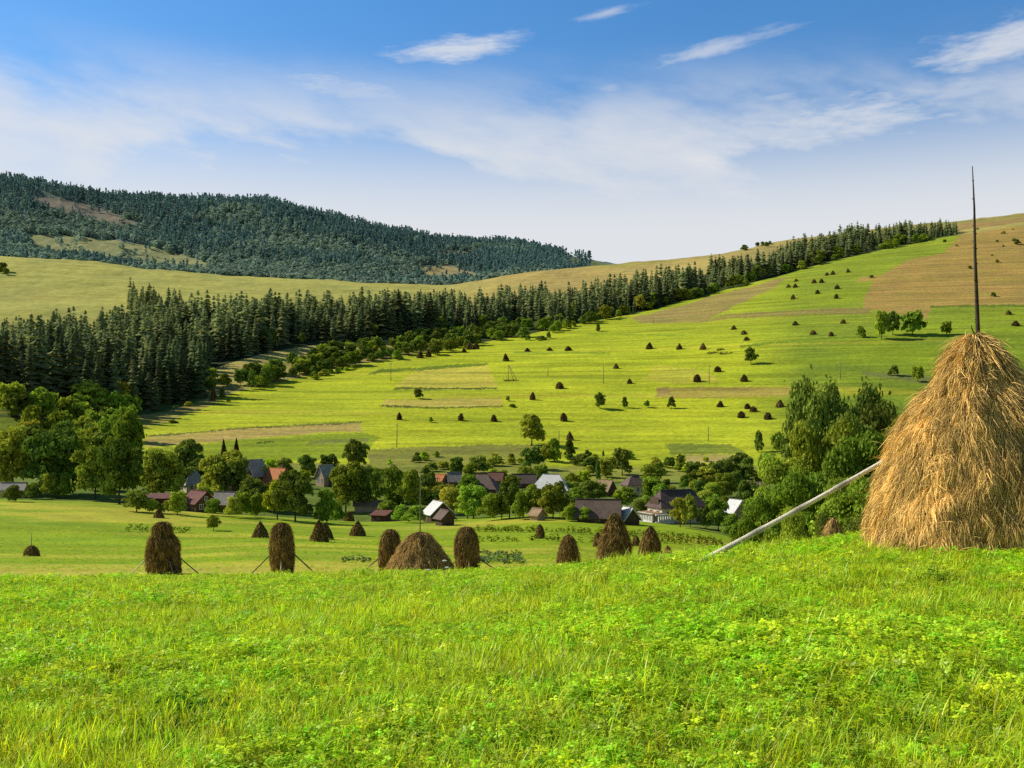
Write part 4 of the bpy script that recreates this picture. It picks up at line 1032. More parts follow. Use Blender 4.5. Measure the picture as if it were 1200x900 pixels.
# trees of the village: x, base row, top row, width, colour, kind
VT = [(15,588,567,23,'dark','bush'),(39,585,563,19,'dark','bush'),(60,584,552,22,'mid','bush'),(76,584,552,21,'mid','bush'),
 (15,578,502,50,'olive','round'),(60,580,500,68,'dark','round'),(85,578,508,40,'mid','round'),(112,586,520,52,'olive','ragged'),(140,591,512,54,'dark','round'),(118,575,540,40,'bright','bush'),
 (148,560,480,42,'mid','round'),(128,552,486,34,'mid','ragged'),(190,586,524,56,'olive','round'),(222,560,514,36,'dark','round'),(260,588,527,56,'yellow','round'),(273,590,535,40,'dark','round'),
 (240,600,566,24,'olive','bush'),(284,606,574,28,'mid','bush'),(300,606,576,24,'mid','bush'),(325,609,560,36,'bright','ragged'),(346,612,552,46,'dark','round'),(383,614,573,27,'mid','tall'),(374,613,585,15,'bright','bush'),
 (405,600,540,40,'mid','round'),(420,598,545,36,'dark','round'),(417,550,515,27,'dark','round'),(360,560,532,24,'dark','round'),(385,556,532,22,'dark','round'),(332,556,534,24,'dark','bush'),
 (437,590,545,22,'mid','round'),(462,596,546,32,'mid','tall'),(482,600,548,32,'mid','ragged'),(500,592,552,22,'dark','round'),(535,560,535,19,'dark','round'),(528,604,567,32,'yellow','bush'),(487,613,590,28,'mid','bush'),
 (555,608,568,38,'mid','round'),(575,610,574,30,'mid','bush'),(597,608,562,30,'dark','round'),(611,609,574,24,'mid','bush'),(625,607,567,30,'mid','round'),(648,608,563,30,'mid','round'),(672,608,588,24,'mid','bush'),(660,606,578,26,'dark','round'),
 (695,589,562,34,'dark','round'),(684,568,551,16,'bright','round'),(701,565,539,8,'dark','tall'),(729,557,525,27,'dark','round'),(710,560,536,20,'olive','round'),(694,548,533,16,'mid','bush'),(622,550,523,26,'dark','round'),
 (650,542,514,19,'mid','ragged'),(667,538,515,14,'dark','tall'),(640,541,519,15,'olive','ragged'),(688,538,527,8,'dark','tall'),(707,536,528,4,'dark','tall'),(615,562,545,24,'mid','bush'),(765,588,558,28,'mid','round'),(750,606,582,22,'dark','bush'),(724,594,574,16,'bright','tall'),
 (797,618,583,24,'yellow','ragged'),(809,618,578,22,'yellow','ragged'),(842,622,582,27,'mid','round'),(857,626,600,26,'mid','bush'),(827,620,592,18,'dark','tall'),(797,547,532,11,'dark','round'),(813,567,540,22,'dark','round'),
 (825,564,542,20,'dark','round'),(838,566,539,22,'dark','round'),(851,564,536,20,'dark','round'),(868,562,530,30,'dark','round'),(878,598,562,28,'dark','round'),(889,530,505,12,'dark','tall'),(911,532,506,14,'mid','round'),(927,545,508,26,'dark','round'),(900,560,530,24,'mid','round'),
 (820,582,560,20,'dark','bush'),(845,585,562,24,'mid','bush'),(892,600,570,26,'mid','round'),(170,592,570,18,'dark','bush'),(205,578,556,18,'mid','bush'),(310,585,566,18,'mid','bush'),(350,600,575,20,'mid','bush'),(543,590,574,16,'olive','bush'),
 (160,600,574,30,'dark','round'),(178,601,583,20,'mid','bush'),(198,602,584,20,'olive','bush'),(208,604,575,22,'mid','round'),(250,604,582,22,'mid','bush'),(275,607,580,22,'olive','bush'),(395,612,588,22,'mid','bush'),(455,608,586,22,'mid','round'),(470,612,590,24,'mid','bush'),
 (548,608,578,30,'olive','round'),(588,608,580,26,'mid','round'),(640,608,580,24,'olive','round'),(668,611,590,22,'mid','bush'),(686,612,592,18,'mid','bush'),(716,612,594,16,'mid','bush'),(760,606,580,24,'mid','round'),(775,592,566,20,'mid','round'),(735,594,570,22,'mid','ragged'),(700,586,566,26,'mid','round'),
 (600,574,556,18,'mid','round'),(550,566,546,18,'mid','round'),(500,580,556,20,'mid','round'),(475,575,552,24,'mid','ragged'),(445,572,548,24,'mid','round'),(400,572,546,24,'mid','round'),(345,572,550,22,'mid','round'),(280,572,552,16,'mid','round'),(830,604,578,26,'mid','round'),(850,604,580,22,'olive','ragged'),(876,612,584,26,'mid','round')]
for (x, y, tp, w, cl, kd) in VT: T(x, y, top=tp, w=w, colour=cl, kind=kd)

# wood climbing beside the spruces, scrub on the slope above the houses, bush rows along the fields
r3 = np.random.default_rng(3); seen = []
def scatter(poly, n, gap, hr, wr, cols, kinds, labels, group, cat=None):
    xs = [a for a, b in poly]; ys = [b for a, b in poly]; k = 0; tries = 0
    while k < n and tries < n*60:
        tries += 1; x = r3.uniform(min(xs), max(xs)); y = r3.uniform(min(ys), max(ys))
        if not inpoly(np.array([x]), np.array([y]), poly)[0]: continue
        if any(abs(x-a) < gap and abs(y-b) < gap*.5 for a, b in seen): continue
        if any(abs(x-l[1]) < 14 and -1 < y-l[2]-6 < 22 for l in LANDMARKS if l[2] > 540): continue
        seen.append((x, y)); p = ground_at(x, y); h = r3.uniform(*hr); w = h*r3.uniform(*wr)*F/p[1]
        kd = kinds[r3.integers(len(kinds))]; cl = cols[r3.integers(len(cols))]
        T(x, y, h=h, w=w, colour=cl, kind=kd, label=labels, group=group, cat=cat, name='bush' if kd == 'bush' else None)
        k += 1
scatter([(0,462),(60,470),(125,470),(160,480),(168,530),(120,560),(0,560)], 42, 8, (8, 14), (.75, 1.1), ['mid','mid','olive','dark'], ['round','round','ragged','bush'], 'green broadleaf tree in the dense wood between spruces and village', 'broadleaf wood below the spruces')
scatter([(0,452),(100,462),(160,456),(232,440),(280,448),(262,456),(200,466),(150,478),(100,476),(0,474)], 36, 7, (5, 9), (.9, 1.3), ['mid','mid','dark','olive'], ['round','bush','bush'], 'rounded bush along the lower edge of the spruce wood', 'bushes fringing the spruce wood')
scatter([(275,452),(300,440),(360,425),(400,408),(450,405),(520,392),(600,382),(633,384),(632,392),(560,408),(460,424),(400,434),(340,444),(300,456)], 120, 4.6, (5.5, 10), (.8, 1.3), ['dark','dark','mid','dark'], ['round','bush','round'], 'dark rounded bush in the long row bordering the bright field', 'bush row between forest and bright field')
scatter([(360,440),(420,424),(424,430),(366,446)], 9, 5, (2.5, 4.5), (1.1, 1.6), ['olive','bright'], ['bush'], 'pale low bush at the tip of the bush row', 'pale bushes at the tip of the bright field')
scatter([(633,394),(700,378),(800,355),(900,327),(1000,300),(1090,282),(1090,279),(1000,296),(900,321),(800,349),(700,371),(633,386)], 64, 5, (5, 12), (.8, 1.2), ['dark','mid','mid'], ['round','bush'], 'dark rounded tree at the foot of the spruce belt', 'broadleaf trees at the foot of the spruce belt')
scatter([(430,548),(520,532),(620,536),(780,536),(860,542),(860,556),(700,562),(560,562),(430,560)], 46, 7, (1.8, 4.5), (1.0, 1.6), ['olive','mid','dark','bright'], ['bush'], 'low scrub bush on the rough strip above the houses', 'scrub above the houses')
scatter([(170,545),(300,556),(420,560),(430,600),(340,602),(240,592),(170,586)], 22, 9, (3.5, 8), (.8, 1.2), ['mid','dark','olive','bright'], ['round','bush','ragged'], None, None)
scatter([(430,565),(600,568),(780,566),(900,560),(900,610),(760,600),(600,598),(430,600)], 44, 9, (3, 7), (.8, 1.2), ['mid','dark','olive','mid'], ['round','bush','ragged'], None, None)
scatter([(845,296),(870,288),(905,284),(905,291),(870,295)], 9, 4, (5, 9), (.9, 1.3), ['dark'], ['round','bush'], 'dark bush on the skyline before the forest end', 'bushes on the skyline')
scatter([(0,318),(10,318),(12,330),(0,332)], 3, 3, (8, 14), (.8, 1.1), ['dark'], ['round'], 'dark tree on the yellow hill at the frame edge', 'trees on the yellow hill')
scatter([(1040,272),(1200,262),(1200,300),(1130,320),(1120,290)], 12, 8, (1.5, 3), (1.2, 1.8), ['dark','olive'], ['bush'], 'tiny bush scattered on the tan upland pasture', 'bushes on the tan pasture')

# ------------------------------------------------------------------ spruce forest
sp_protos = [spruce_mesh('spruce', 40+s, SPRUCE, 26-s, .125+.017*s) for s in range(6)]
cand = []
for _ in range(5200):
    x = r3.uniform(-70, 1121)
    g, rv, fl = (float(col_lookup(A, x)) for A in (LY[i_spr], LY[i_ravine], LY[i_field]))
    thick = (rv-g)*min(1, (1123-x)/90+.12)
    t = r3.random(); Y = g+thick*t
    if x > 640: Y = fl+8+(rv-15-fl)*.62*t*min(1, (1123-x)/70+.2); t = max(0, t-.05)
    if x < 240: Y = fl+10+(rv+40-fl)*t; t = max(0, t-.1)
    if 240 < x < 1121 and float(vnoise(x*.045, Y*.02, 66)) > .28 and r3.random() < .8: continue
    cand.append((x, Y, t))
for _ in range(420):
    x, y = r3.uniform(150, 246), r3.uniform(345, 397)
    if inpoly(np.array([x]), np.array([y]), [(150,353),(166,350),(215,370),(246,384),(244,397),(160,397)])[0]:
        cand.append((x, float(ground_at(x, y, 500)[1]), .1 if y > 370 or y < 356 else .3))
kept = []; grid = {}
for x, Y, t in cand:
    X = (x-600)/F*Y; key = (int(X//8), int(Y//8))
    if any((X-a)**2+(Y-b)**2 < 4.4**2 for i in (-1, 0, 1) for j in (-1, 0, 1) for a, b in grid.get((key[0]+i, key[1]+j), ())): continue
    grid.setdefault(key, []).append((X, Y)); kept.append((x, X, Y, t))
kz = height(np.array([k[1] for k in kept]), np.array([k[2] for k in kept]))
full = [(x, X, Y, float(z), t) for (x, X, Y, t), z in zip(kept, kz)]
full.sort(key=lambda k: (k[4]*2.2+k[2]/1400.0) if k[4] < .9 else 1.35)
r4 = np.random.default_rng(14)
rest_v, rest_q, rest_c, nv = [], [], [], 0
lows = [spruce_mesh('s', 80+s, SPRUCE, 14, .14+.02*s) for s in range(4)]
lowd = []
for m in lows:
    v = np.empty(len(m.vertices)*3, np.float32); m.vertices.foreach_get('co', v); c = np.empty(len(m.vertices)*4, np.float32); m.color_attributes['Col'].data.foreach_get('color', c)
    lowd.append((v.reshape(-1, 3), c.reshape(-1, 4)[:, 0]))
    bpy.data.meshes.remove(m)
LOBE = ['dark spruce in the front rows of the dense wood above the village trees', 'dark spruce in the middle of the forest belt across the slope', 'dark spruce in the upper forest belt climbing towards the skyline', 'dark spruce in the outlying clump climbing the yellow hill']
for n_, (x, X, Y, z, t) in enumerate(full):
    hgt = (21+9*float(vnoise(X*.03, Y*.03, 88))+r4.uniform(-9, 9))*float(np.interp(x, [0, 200, 450, 600, 800, 1000, 1120], [1.05, 1.02, .98, .92, .86, .82, .6])); hgt = max(9, hgt)
    if n_ % 7 == 3 and n_ < 300 and x > 240:
        h2 = hgt*r4.uniform(.45, .7)
        T(x, Y=Y, h=h2, w=h2*r4.uniform(.7, 1.0)*F/Y, colour=('mid', 'dark', 'mid', 'olive')[n_ % 4], kind=('round', 'ragged')[n_ % 2], label='green broadleaf tree growing among the spruces of the forest belt', group='broadleaf trees among the spruces', lod='far')
        continue
    if n_ < 300:
        w = hgt*r4.uniform(.85, 1.25)
        o = link('spruce_tree', sp_protos[n_ % 6], loc=(X, Y, z-.3), rotz=n_*2.1, scale=(w, w, hgt))
        lab = LOBE[3] if (148 < x < 248 and Y > float(col_lookup(LY[i_ravine], x))+45) else LOBE[0] if x < 420 else LOBE[1] if x < 830 else LOBE[2]
        tag(o, lab, 'spruce', {LOBE[0]: 'spruces above the village', LOBE[1]: 'spruces of the forest belt', LOBE[2]: 'spruces of the upper belt', LOBE[3]: 'spruces on the yellow hill'}[lab])
    else:
        v, c = lowd[n_ % 4]; a = r4.uniform(0, 6.28); w = hgt*r4.uniform(.9, 1.3)
        vv = np.stack([(v[:, 0]*math.cos(a)-v[:, 1]*math.sin(a))*w+X, (v[:, 0]*math.sin(a)+v[:, 1]*math.cos(a))*w+Y, v[:, 2]*hgt+z-.3], 1)
        rest_v.append(vv); rest_c.append(c*r4.uniform(.6, 1.4)); rest_q.append(np.arange(len(v)).reshape(-1, 4)+nv); nv += len(v)
fo = link('spruce_forest', raw_mesh('spruce_forest', np.concatenate(rest_v), np.concatenate(rest_q), mats=[SPRUCE], colr=np.concatenate(rest_c)))
tag(fo, 'dense dark mass of spruces filling the forest belt behind its front rows', 'forest', kind='stuff')
print('spruces', len(full))

# ------------------------------------------------------------------ wooded mountain far off
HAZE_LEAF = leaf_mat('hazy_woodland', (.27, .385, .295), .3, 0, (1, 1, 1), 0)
n = 15000
x = r4.uniform(-120, 692, n); t = r4.random(n)
yb1, ytp = col_lookup(LY[i_b1], x), col_lookup(LY[i_top], x)
Y = yb1+170+(ytp+30-yb1-170)*t; X = (x-600)/F*Y; Z = height(X, Y); yp = HY-F*Z/Y
ok = np.ones(n, bool)
for poly, _c in CLEARINGS: ok &= ~(inpoly(x+3*fbm(X*.012, Y*.012, 33, 3), yp+2.0*fbm(X*.01, Y*.01, 79, 3), poly) & (r4.random(n) < .97))
ok &= ~((x > 655) & (yp > 300) & (r4.random(n) < .8))
x, X, Y, Z, yp, t = x[ok], X[ok], Y[ok], Z[ok], yp[ok], t[ok]; n = len(x)
con = (fbm(X*.004, Y*.004, 91, 3)+np.interp(yp-col_lookup(yMT, x), [0, 15, 60], [.45, .25, -.35])) > r4.normal(0, .22, n)
LQ = 26
Hh = np.where(con, r4.uniform(14, 30, n), r4.uniform(12, 20, n)); Wd = np.where(con, Hh*.19, Hh*.46)
u = r4.random((n, LQ))**.8; a = r4.uniform(0, 6.28, (n, LQ))
zc = u*.95; rc = np.where(con[:, None], (1-u)**.9*.95+.04, np.sqrt(np.clip(1-(2*u-.95)**2, .02, 1)))*r4.uniform(.6, 1.1, (n, LQ))
P = np.stack([X[:, None]+np.cos(a)*rc*Wd[:, None], Y[:, None]+np.sin(a)*rc*Wd[:, None], Z[:, None]-.5+zc*Hh[:, None]], -1).reshape(-1, 3)
Nn = np.stack([np.cos(a), np.sin(a), np.where(con[:, None], .8, u*1.6+.2)], -1).reshape(-1, 3)+r4.normal(0, .38, (n*LQ, 3))
# haze put into the leaf colour, paler and bluer: broadleaf stands are lighter than the spruces
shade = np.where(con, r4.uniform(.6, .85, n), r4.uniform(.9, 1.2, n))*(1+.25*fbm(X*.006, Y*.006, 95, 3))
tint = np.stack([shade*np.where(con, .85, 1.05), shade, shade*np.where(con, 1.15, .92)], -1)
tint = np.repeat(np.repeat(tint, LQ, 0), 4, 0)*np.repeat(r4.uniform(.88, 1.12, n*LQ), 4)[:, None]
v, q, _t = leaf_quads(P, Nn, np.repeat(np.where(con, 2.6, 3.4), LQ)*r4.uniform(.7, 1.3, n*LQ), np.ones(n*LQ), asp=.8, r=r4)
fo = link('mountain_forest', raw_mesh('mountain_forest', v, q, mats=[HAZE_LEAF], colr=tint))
tag(fo, 'blue-green mixed forest covering the long far mountain', 'forest', kind='stuff')

# ------------------------------------------------------------------ grass of the near knoll
GRASS = leaf_mat('grass_blade', (.60, .84, .034), .48, .34, (1.15, 1.12, .6), .05, .025)
CLOVER = leaf_mat('clover_leaf', (.47, .76, .032), .42, .36, (1.2, 1.2, .5), .05, .02)
STRAWB = leaf_mat('dry_blade', (.60, .66, .12), .35, .2, (1.1, 1.05, .8), .02)
WEED = leaf_mat('weed_leaf', (.12, .26, .03), .3, .2, (1.3, 1.2, .5), .03)
def grass_tuft(name, seed, n, h, spread, w, dry=.06, lean=.45):
    r = np.random.default_rng(seed); V = []; Q = []; C = []; M = []; b = 0
    for k in range(n):
        a = r.uniform(0, 6.28); d0 = r.uniform(0, 1)**.6*spread; a2 = r.uniform(0, 6.28)
        p = np.array([math.cos(a)*d0, math.sin(a)*d0, -.01]); L = h*r.uniform(.45, 1.25); bend = r.uniform(.1, 1)*lean*2
        d = np.array([math.cos(a2), math.sin(a2), 0]); s = np.array([-d[1], d[0], 0]); wd = w*r.uniform(.6, 1.4)
        ang = r.uniform(.0, .35); q = p; segs = 3; t0 = r.uniform(.65, 1.35)
        for j in range(segs+1):
            f = j/segs; ww = wd*(1-f**2*.92)
            V += [q-s*ww, q+s*ww]; C += [t0*(.34+.80*f)]*2  # darker towards the foot: shade between blades put into the tint
            if j < segs: Q.append((b+2*j, b+2*j+1, b+2*j+3, b+2*j+2)); M.append(1 if k < n*dry else 0)
            q = q+(d*math.sin(ang)+np.array([0, 0, math.cos(ang)]))*L/segs; ang += bend/segs*1.6
        b += 2*(segs+1)
    return raw_mesh(name, V, Q, mats=[GRASS, STRAWB], qm=M, colr=C)
BLOOM = leaf_mat('clover_bloom', (.50, .26, .34), .2, .2, (1, 1, 1), .02)
def clover_tuft(name, seed, n, h, spread, leaf, mat=None, blooms=0):
    r = np.random.default_rng(seed); V = []; Q = []; C = []; b = 0
    for k in range(n):
        a = r.uniform(0, 6.28); d0 = r.uniform(0, 1)**.6*spread; p = np.array([math.cos(a)*d0, math.sin(a)*d0, h*r.uniform(.45, 1.15)])
        t0 = r.uniform(.65, 1.35); foot = np.array([p[0]*.6, p[1]*.6, -.01]); V += [foot+np.array([.0015, 0, 0]), foot-np.array([.0015, 0, 0]), p-np.array([.001, 0, 0]), p+np.array([.001, 0, 0])]; Q.append((b, b+1, b+2, b+3)); C += [.6]*4; b += 4
        tl = r.normal(0, .38, 2); a0 = r.uniform(0, 6.28); nrm = np.array([tl[0], tl[1], 1]); nrm /= np.linalg.norm(nrm)
        for j in range(3):
            aa = a0+j*2.094; u = np.array([math.cos(aa), math.sin(aa), 0]); u = u-nrm*u.dot(nrm); u /= np.linalg.norm(u); s = np.cross(nrm, u); l = leaf*r.uniform(.8, 1.2)
            V += [p, p+u*l*.62+s*l*.42-nrm*l*.08, p+u*l*1.05, p+u*l*.62-s*l*.42-nrm*l*.08]; Q.append((b, b+1, b+2, b+3)); C += [t0*.9]+[t0]*3; b += 4
    M = [0]*len(Q)
    for k in range(blooms):
        a = r.uniform(0, 6.28); p = np.array([math.cos(a)*spread*.6, math.sin(a)*spread*.6, h*1.2])
        for j in range(9):
            d = r.normal(size=3); d /= np.linalg.norm(d); u = np.cross(d, [.3, .5, .8]); u /= np.linalg.norm(u); w_ = np.cross(d, u); e = .009
            V += [p+d*.010-u*e, p+d*.010-w_*e, p+d*.014+u*e, p+d*.014+w_*e]; Q.append((b, b+1, b+2, b+3)); M.append(1); C += [1.0]*4; b += 4
    return raw_mesh(name, V, Q, mats=[mat or CLOVER, BLOOM], qm=M, colr=C)
tuft_col = bpy.data.collections.new('tufts')
tufts = []
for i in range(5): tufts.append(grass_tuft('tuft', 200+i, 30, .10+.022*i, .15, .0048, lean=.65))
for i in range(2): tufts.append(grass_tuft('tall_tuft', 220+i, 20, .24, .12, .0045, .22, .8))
for i in range(3): tufts.append(clover_tuft('clover', 240+i, 34, .10+.02*i, .17, .026, blooms=0))
for i, m in enumerate(tufts):
    o = bpy.data.objects.new('tuft_%02d' % i, m); tuft_col.objects.link(o)

def scatter_instances(name, P, rot, scl, idx, label, cat):
    me = bpy.data.meshes.new(name); me.vertices.add(len(P)); me.vertices.foreach_set('co', np.asarray(P, np.float32).ravel())
    for an, ty, val, key in (('rot', 'FLOAT_VECTOR', rot, 'vector'), ('scl', 'FLOAT_VECTOR', scl, 'vector'), ('idx', 'INT', idx, 'value')):
        at = me.attributes.new(an, ty, 'POINT'); at.data.foreach_set(key, np.asarray(val, np.int32 if ty == 'INT' else np.float32).ravel())
    o = link(name, me)
    ng = bpy.data.node_groups.new(name+'_scatter', 'GeometryNodeTree')
    ng.interface.new_socket('Geometry', in_out='INPUT', socket_type='NodeSocketGeometry'); ng.interface.new_socket('Geometry', in_out='OUTPUT', socket_type='NodeSocketGeometry')
    gi, go = ng.nodes.new('NodeGroupInput'), ng.nodes.new('NodeGroupOutput')
    ip = ng.nodes.new('GeometryNodeInstanceOnPoints'); ci = ng.nodes.new('GeometryNodeCollectionInfo')
    ci.inputs['Collection'].default_value = tuft_col; ci.inputs['Separate Children'].default_value = True; ci.inputs['Reset Children'].default_value = True
    L = ng.links; L.new(gi.outputs[0], ip.inputs['Points']); L.new(ci.outputs[0], ip.inputs['Instance']); ip.inputs['Pick Instance'].default_value = True
    def attr(nm, ty):
        n_ = ng.nodes.new('GeometryNodeInputNamedAttribute'); n_.data_type = ty; n_.inputs['Name'].default_value = nm; return n_.outputs['Attribute']
    L.new(attr('idx', 'INT'), ip.inputs['Instance Index'])
    e2r = ng.nodes.new('FunctionNodeEulerToRotation'); L.new(attr('rot', 'FLOAT_VECTOR'), e2r.inputs[0]); L.new(e2r.outputs[0], ip.inputs['Rotation'])
    L.new(attr('scl', 'FLOAT_VECTOR'), ip.inputs['Scale']); L.new(ip.outputs[0], go.inputs[0])
    md = o.modifiers.new('scatter', 'NODES'); md.node_group = ng
    tag(o, label, cat, kind='stuff'); return o
def grass_points(n, d0, d1, power, sc0, sc1, xlo=-140, xhi=1340, behind=False):
    x = r4.uniform(xlo, xhi, n); Y = (d0**power+(d1**power-d0**power)*r4.random(n))**(1/power)
    X = (x-600)/F*Y; Z = height(X, Y)
    s = np.interp(Y, [d0, d1], [sc0, sc1])*r4.uniform(.7, 1.3, n)
    patch = fbm(X*.35, Y*.35, 61, 3)+r4.normal(0, .28, n); ta = fbm(X*.16, Y*.16, 63, 3)+r4.normal(0, .2, n)
    idx = np.where(patch > -.02, 7+r4.integers(0, 3, n), np.where(ta > .45, 5+r4.integers(0, 2, n), r4.integers(0, 5, n)))
    s *= 1+.35*fbm(X*.5, Y*.5, 65, 3)
    rot = np.stack([r4.normal(0, .12, n), r4.normal(0, .12, n), r4.uniform(0, 6.28, n)], 1)
    return np.stack([X, Y, Z], 1), rot, np.stack([s, s, s*r4.uniform(.8, 1.2, n)], 1), idx
A1 = grass_points(15000, 4.2, 17, 1.5, 1.0, 1.15); A2 = grass_points(20000, 17, 50, 1.35, 1.25, 2.0)
allp = [np.concatenate(k) for k in zip(A1, A2)]
cr = col_lookup(LY[i_crest], np.clip(600+F*allp[0][:, 0]/allp[0][:, 1], -300, 1500)); okk = allp[0][:, 1] < cr+10
# no grass grows through the foot of the great stack
okk &= np.hypot(allp[0][:, 0]-S0[0], allp[0][:, 1]-S0[1]) > 1.75
allp = [k[okk] for k in allp]
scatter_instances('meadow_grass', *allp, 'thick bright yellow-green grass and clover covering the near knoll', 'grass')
B1 = grass_points(9000, 62, 150, 1.1, .7, 1.2); 
scatter_instances('stubble_grass', *B1, 'short mown grass of the lower meadow', 'grass')

# leafy weeds in the grass, cabbage bed, maize rows
def weed_mesh(name, seed, n, h, leaf, mat, spread=0.0):
    r = np.random.default_rng(seed); V = []; Q = []; C = []; b = 0
    for k in range(n):
        a = r.uniform(0, 6.28); z = h*r.uniform(.05, .85); d = np.array([math.cos(a), math.sin(a), r.uniform(.1, .7)]); s = np.array([-math.sin(a), math.cos(a), 0]); l = leaf*r.uniform(.6, 1.2)*(1.2-z/h*.6)
        q0 = r.normal(0, spread, 2) if spread else (0, 0); p = np.array([math.cos(a)*.02+q0[0], math.sin(a)*.02+q0[1], z*math.exp(-(q0[0]**2+q0[1]**2)/(2.5*spread*spread+1e-6))]); m = p+d*l*.55; tp = p+d*l-np.array([0, 0, l*.35]); t0 = r.uniform(.6, 1.3)
        V += [p, m+s*l*.26, tp, m-s*l*.26]; Q.append((b, b+1, b+2, b+3)); C += [t0]*4; b += 4
    return raw_mesh(name, V, Q, mats=[mat], colr=C)
for k, (x, y, h, lf, mt, nn, lab) in enumerate(((892, 742, .32, .17, WEED, 60, 'bushy dark green weed in the grass below the leaning pole'), (215, 842, .20, .13, WEED, 46, 'low dark leafy weed in the shaded hollow of the front grass'),
        (357, 812, .20, .10, STRAWB, 9, 'pale broad-leaved weed catching the sun in the front grass'), (1098, 690, .34, .15, WEED, 50, 'dark weed in the grass just in front of the huge haystack'),
        (1010, 640, .42, .18, CLOVER, 60, 'tall light green weed at the foot of the huge haystack'), (690, 862, .2, .12, WEED, 36, 'dark leafy weed in the middle of the front grass'), (905, 812, .2, .12, WEED, 30, 'small dark weed below the bushy one in the front grass'))):
    p = ground_at(x, y)
    o = link('weed_plant', None, loc=tuple(p)); link('leaves', weed_mesh('leaves', 300+k, nn*(2 if nn < 12 else 5), h, lf*.55, mt, .2), o)
    mb = MB(); mb.tube([(0, 0, -.02), (.01, 0, h*.5), (0, .01, h*.95)], [.006, .005, .002], 5); mb.build('stem', WEED, o); tag(o, lab, 'weed')
PETAL = rough_mat('white_petal', (.75, .75, .68), .1, 30); STEM = rough_mat('flower_stem', (.12, .22, .03), .2, 20)
for k, (x, yt, lab) in enumerate(((521, 657, 'taller white umbel flower in front of the tan straw heap'), (524, 665, 'lower white umbel flower in front of the tan straw heap'), (502, 668, 'white flower stalk at the foot of the tan straw heap'))):
    Yf = 38.0; p = at_depth(x, Yf); H = (HY-yt)/F*Yf-p[2]
    o = link('wildflower', None, loc=tuple(p)); mb = MB(); mb.tube([(0, 0, 0), (.01, 0, H*.5), (0, 0, H)], [.008, .007, .005], 5); mb.build('stem', STEM, o)
    mb = MB()
    for q in range(26):
        a = q*2.4; rr = .012*math.sqrt(q); cx, cy = math.cos(a)*rr*1.1, math.sin(a)*rr*1.1
        mb.tube([(cx, cy, H-.03), (cx*1.2, cy*1.2, H+.035-rr*.4)], [.008, .018], 5)
    mb.build('umbel', PETAL, o); tag(o, lab, 'flower')
MAIZE = leaf_mat('maize_leaf', (.13, .20, .022), .3, .2, (1.3, 1.2, .5), .02); CABB = leaf_mat('cabbage_leaf', (.22, .33, .14), .25, .2, (1.1, 1.1, .7), .02)
def rows(name, rws, step, h, leaf, nn, mat, label, cat):
    VV, QQ, CC, b = [], [], [], 0
    base = [weed_mesh('w', 400+s, nn, h, leaf, mat) for s in range(4)]; dat = []
    for m in base:
        v = np.empty(len(m.vertices)*3, np.float32); m.vertices.foreach_get('co', v); c = np.empty(len(m.vertices)*4, np.float32); m.color_attributes['Col'].data.foreach_get('color', c)
        dat.append((v.reshape(-1, 3), c.reshape(-1, 4)[:, 0])); bpy.data.meshes.remove(m)
    for (xa, ya, xb, yb) in rws:
        P0, P1 = ground_at(xa, ya), ground_at(xb, yb); L = np.linalg.norm(P1-P0); m = max(2, int(L/step))
        for k in range(m):
            if r4.random() < .12: continue
            q = P0+(P1-P0)*(k+r4.uniform(-.25, .25))/m; q[2] = float(height(q[0:1], q[1:2])[0])
            v, c = dat[r4.integers(4)]; a = r4.uniform(0, 6.28); s = r4.uniform(.65, 1.25)
            VV.append(np.stack([(v[:, 0]*math.cos(a)-v[:, 1]*math.sin(a))*s+q[0], (v[:, 0]*math.sin(a)+v[:, 1]*math.cos(a))*s+q[1], v[:, 2]*s+q[2]], 1)); QQ.append(np.arange(len(v)).reshape(-1, 4)+b); CC.append(c*r4.uniform(.7, 1.25)); b += len(v)
    o = link(name, raw_mesh(name, np.concatenate(VV), np.concatenate(QQ), mats=[mat], colr=np.concatenate(CC))); tag(o, label, cat, kind='stuff')
rows('maize_rows', [(556,623,640,624.5),(640,624.5,720,628),(720,628,800,632),(800,632,850,638),(556,621,640,622.5),(640,622.5,720,626),(720,626,800,630),(800,630,850,636),(765,634,850,640),(770,636,848,642),(545,634,600,635),(600,635,700,637)], .75, .95, .42, 26, MAIZE, 'rows of young maize across the lower meadow', 'maize')
rows('bean_rows', [(150,623,180,624),(205,624,225,625),(152,620,228,622)], .8, .8, .4, 22, MAIZE, 'thin rows of dark bean plants behind the bottle-shaped haystack', 'bean rows')
rows('cabbage_bed', [(563,660-k*2.4,622-k*2,661.5-k*2.4) for k in range(6)]+[(405,655+k*2,438,656+k*2) for k in range(3)], .55, .38, .38, 16, CABB, 'bed of pale green cabbages beside the egg-shaped haystack', 'cabbage bed')

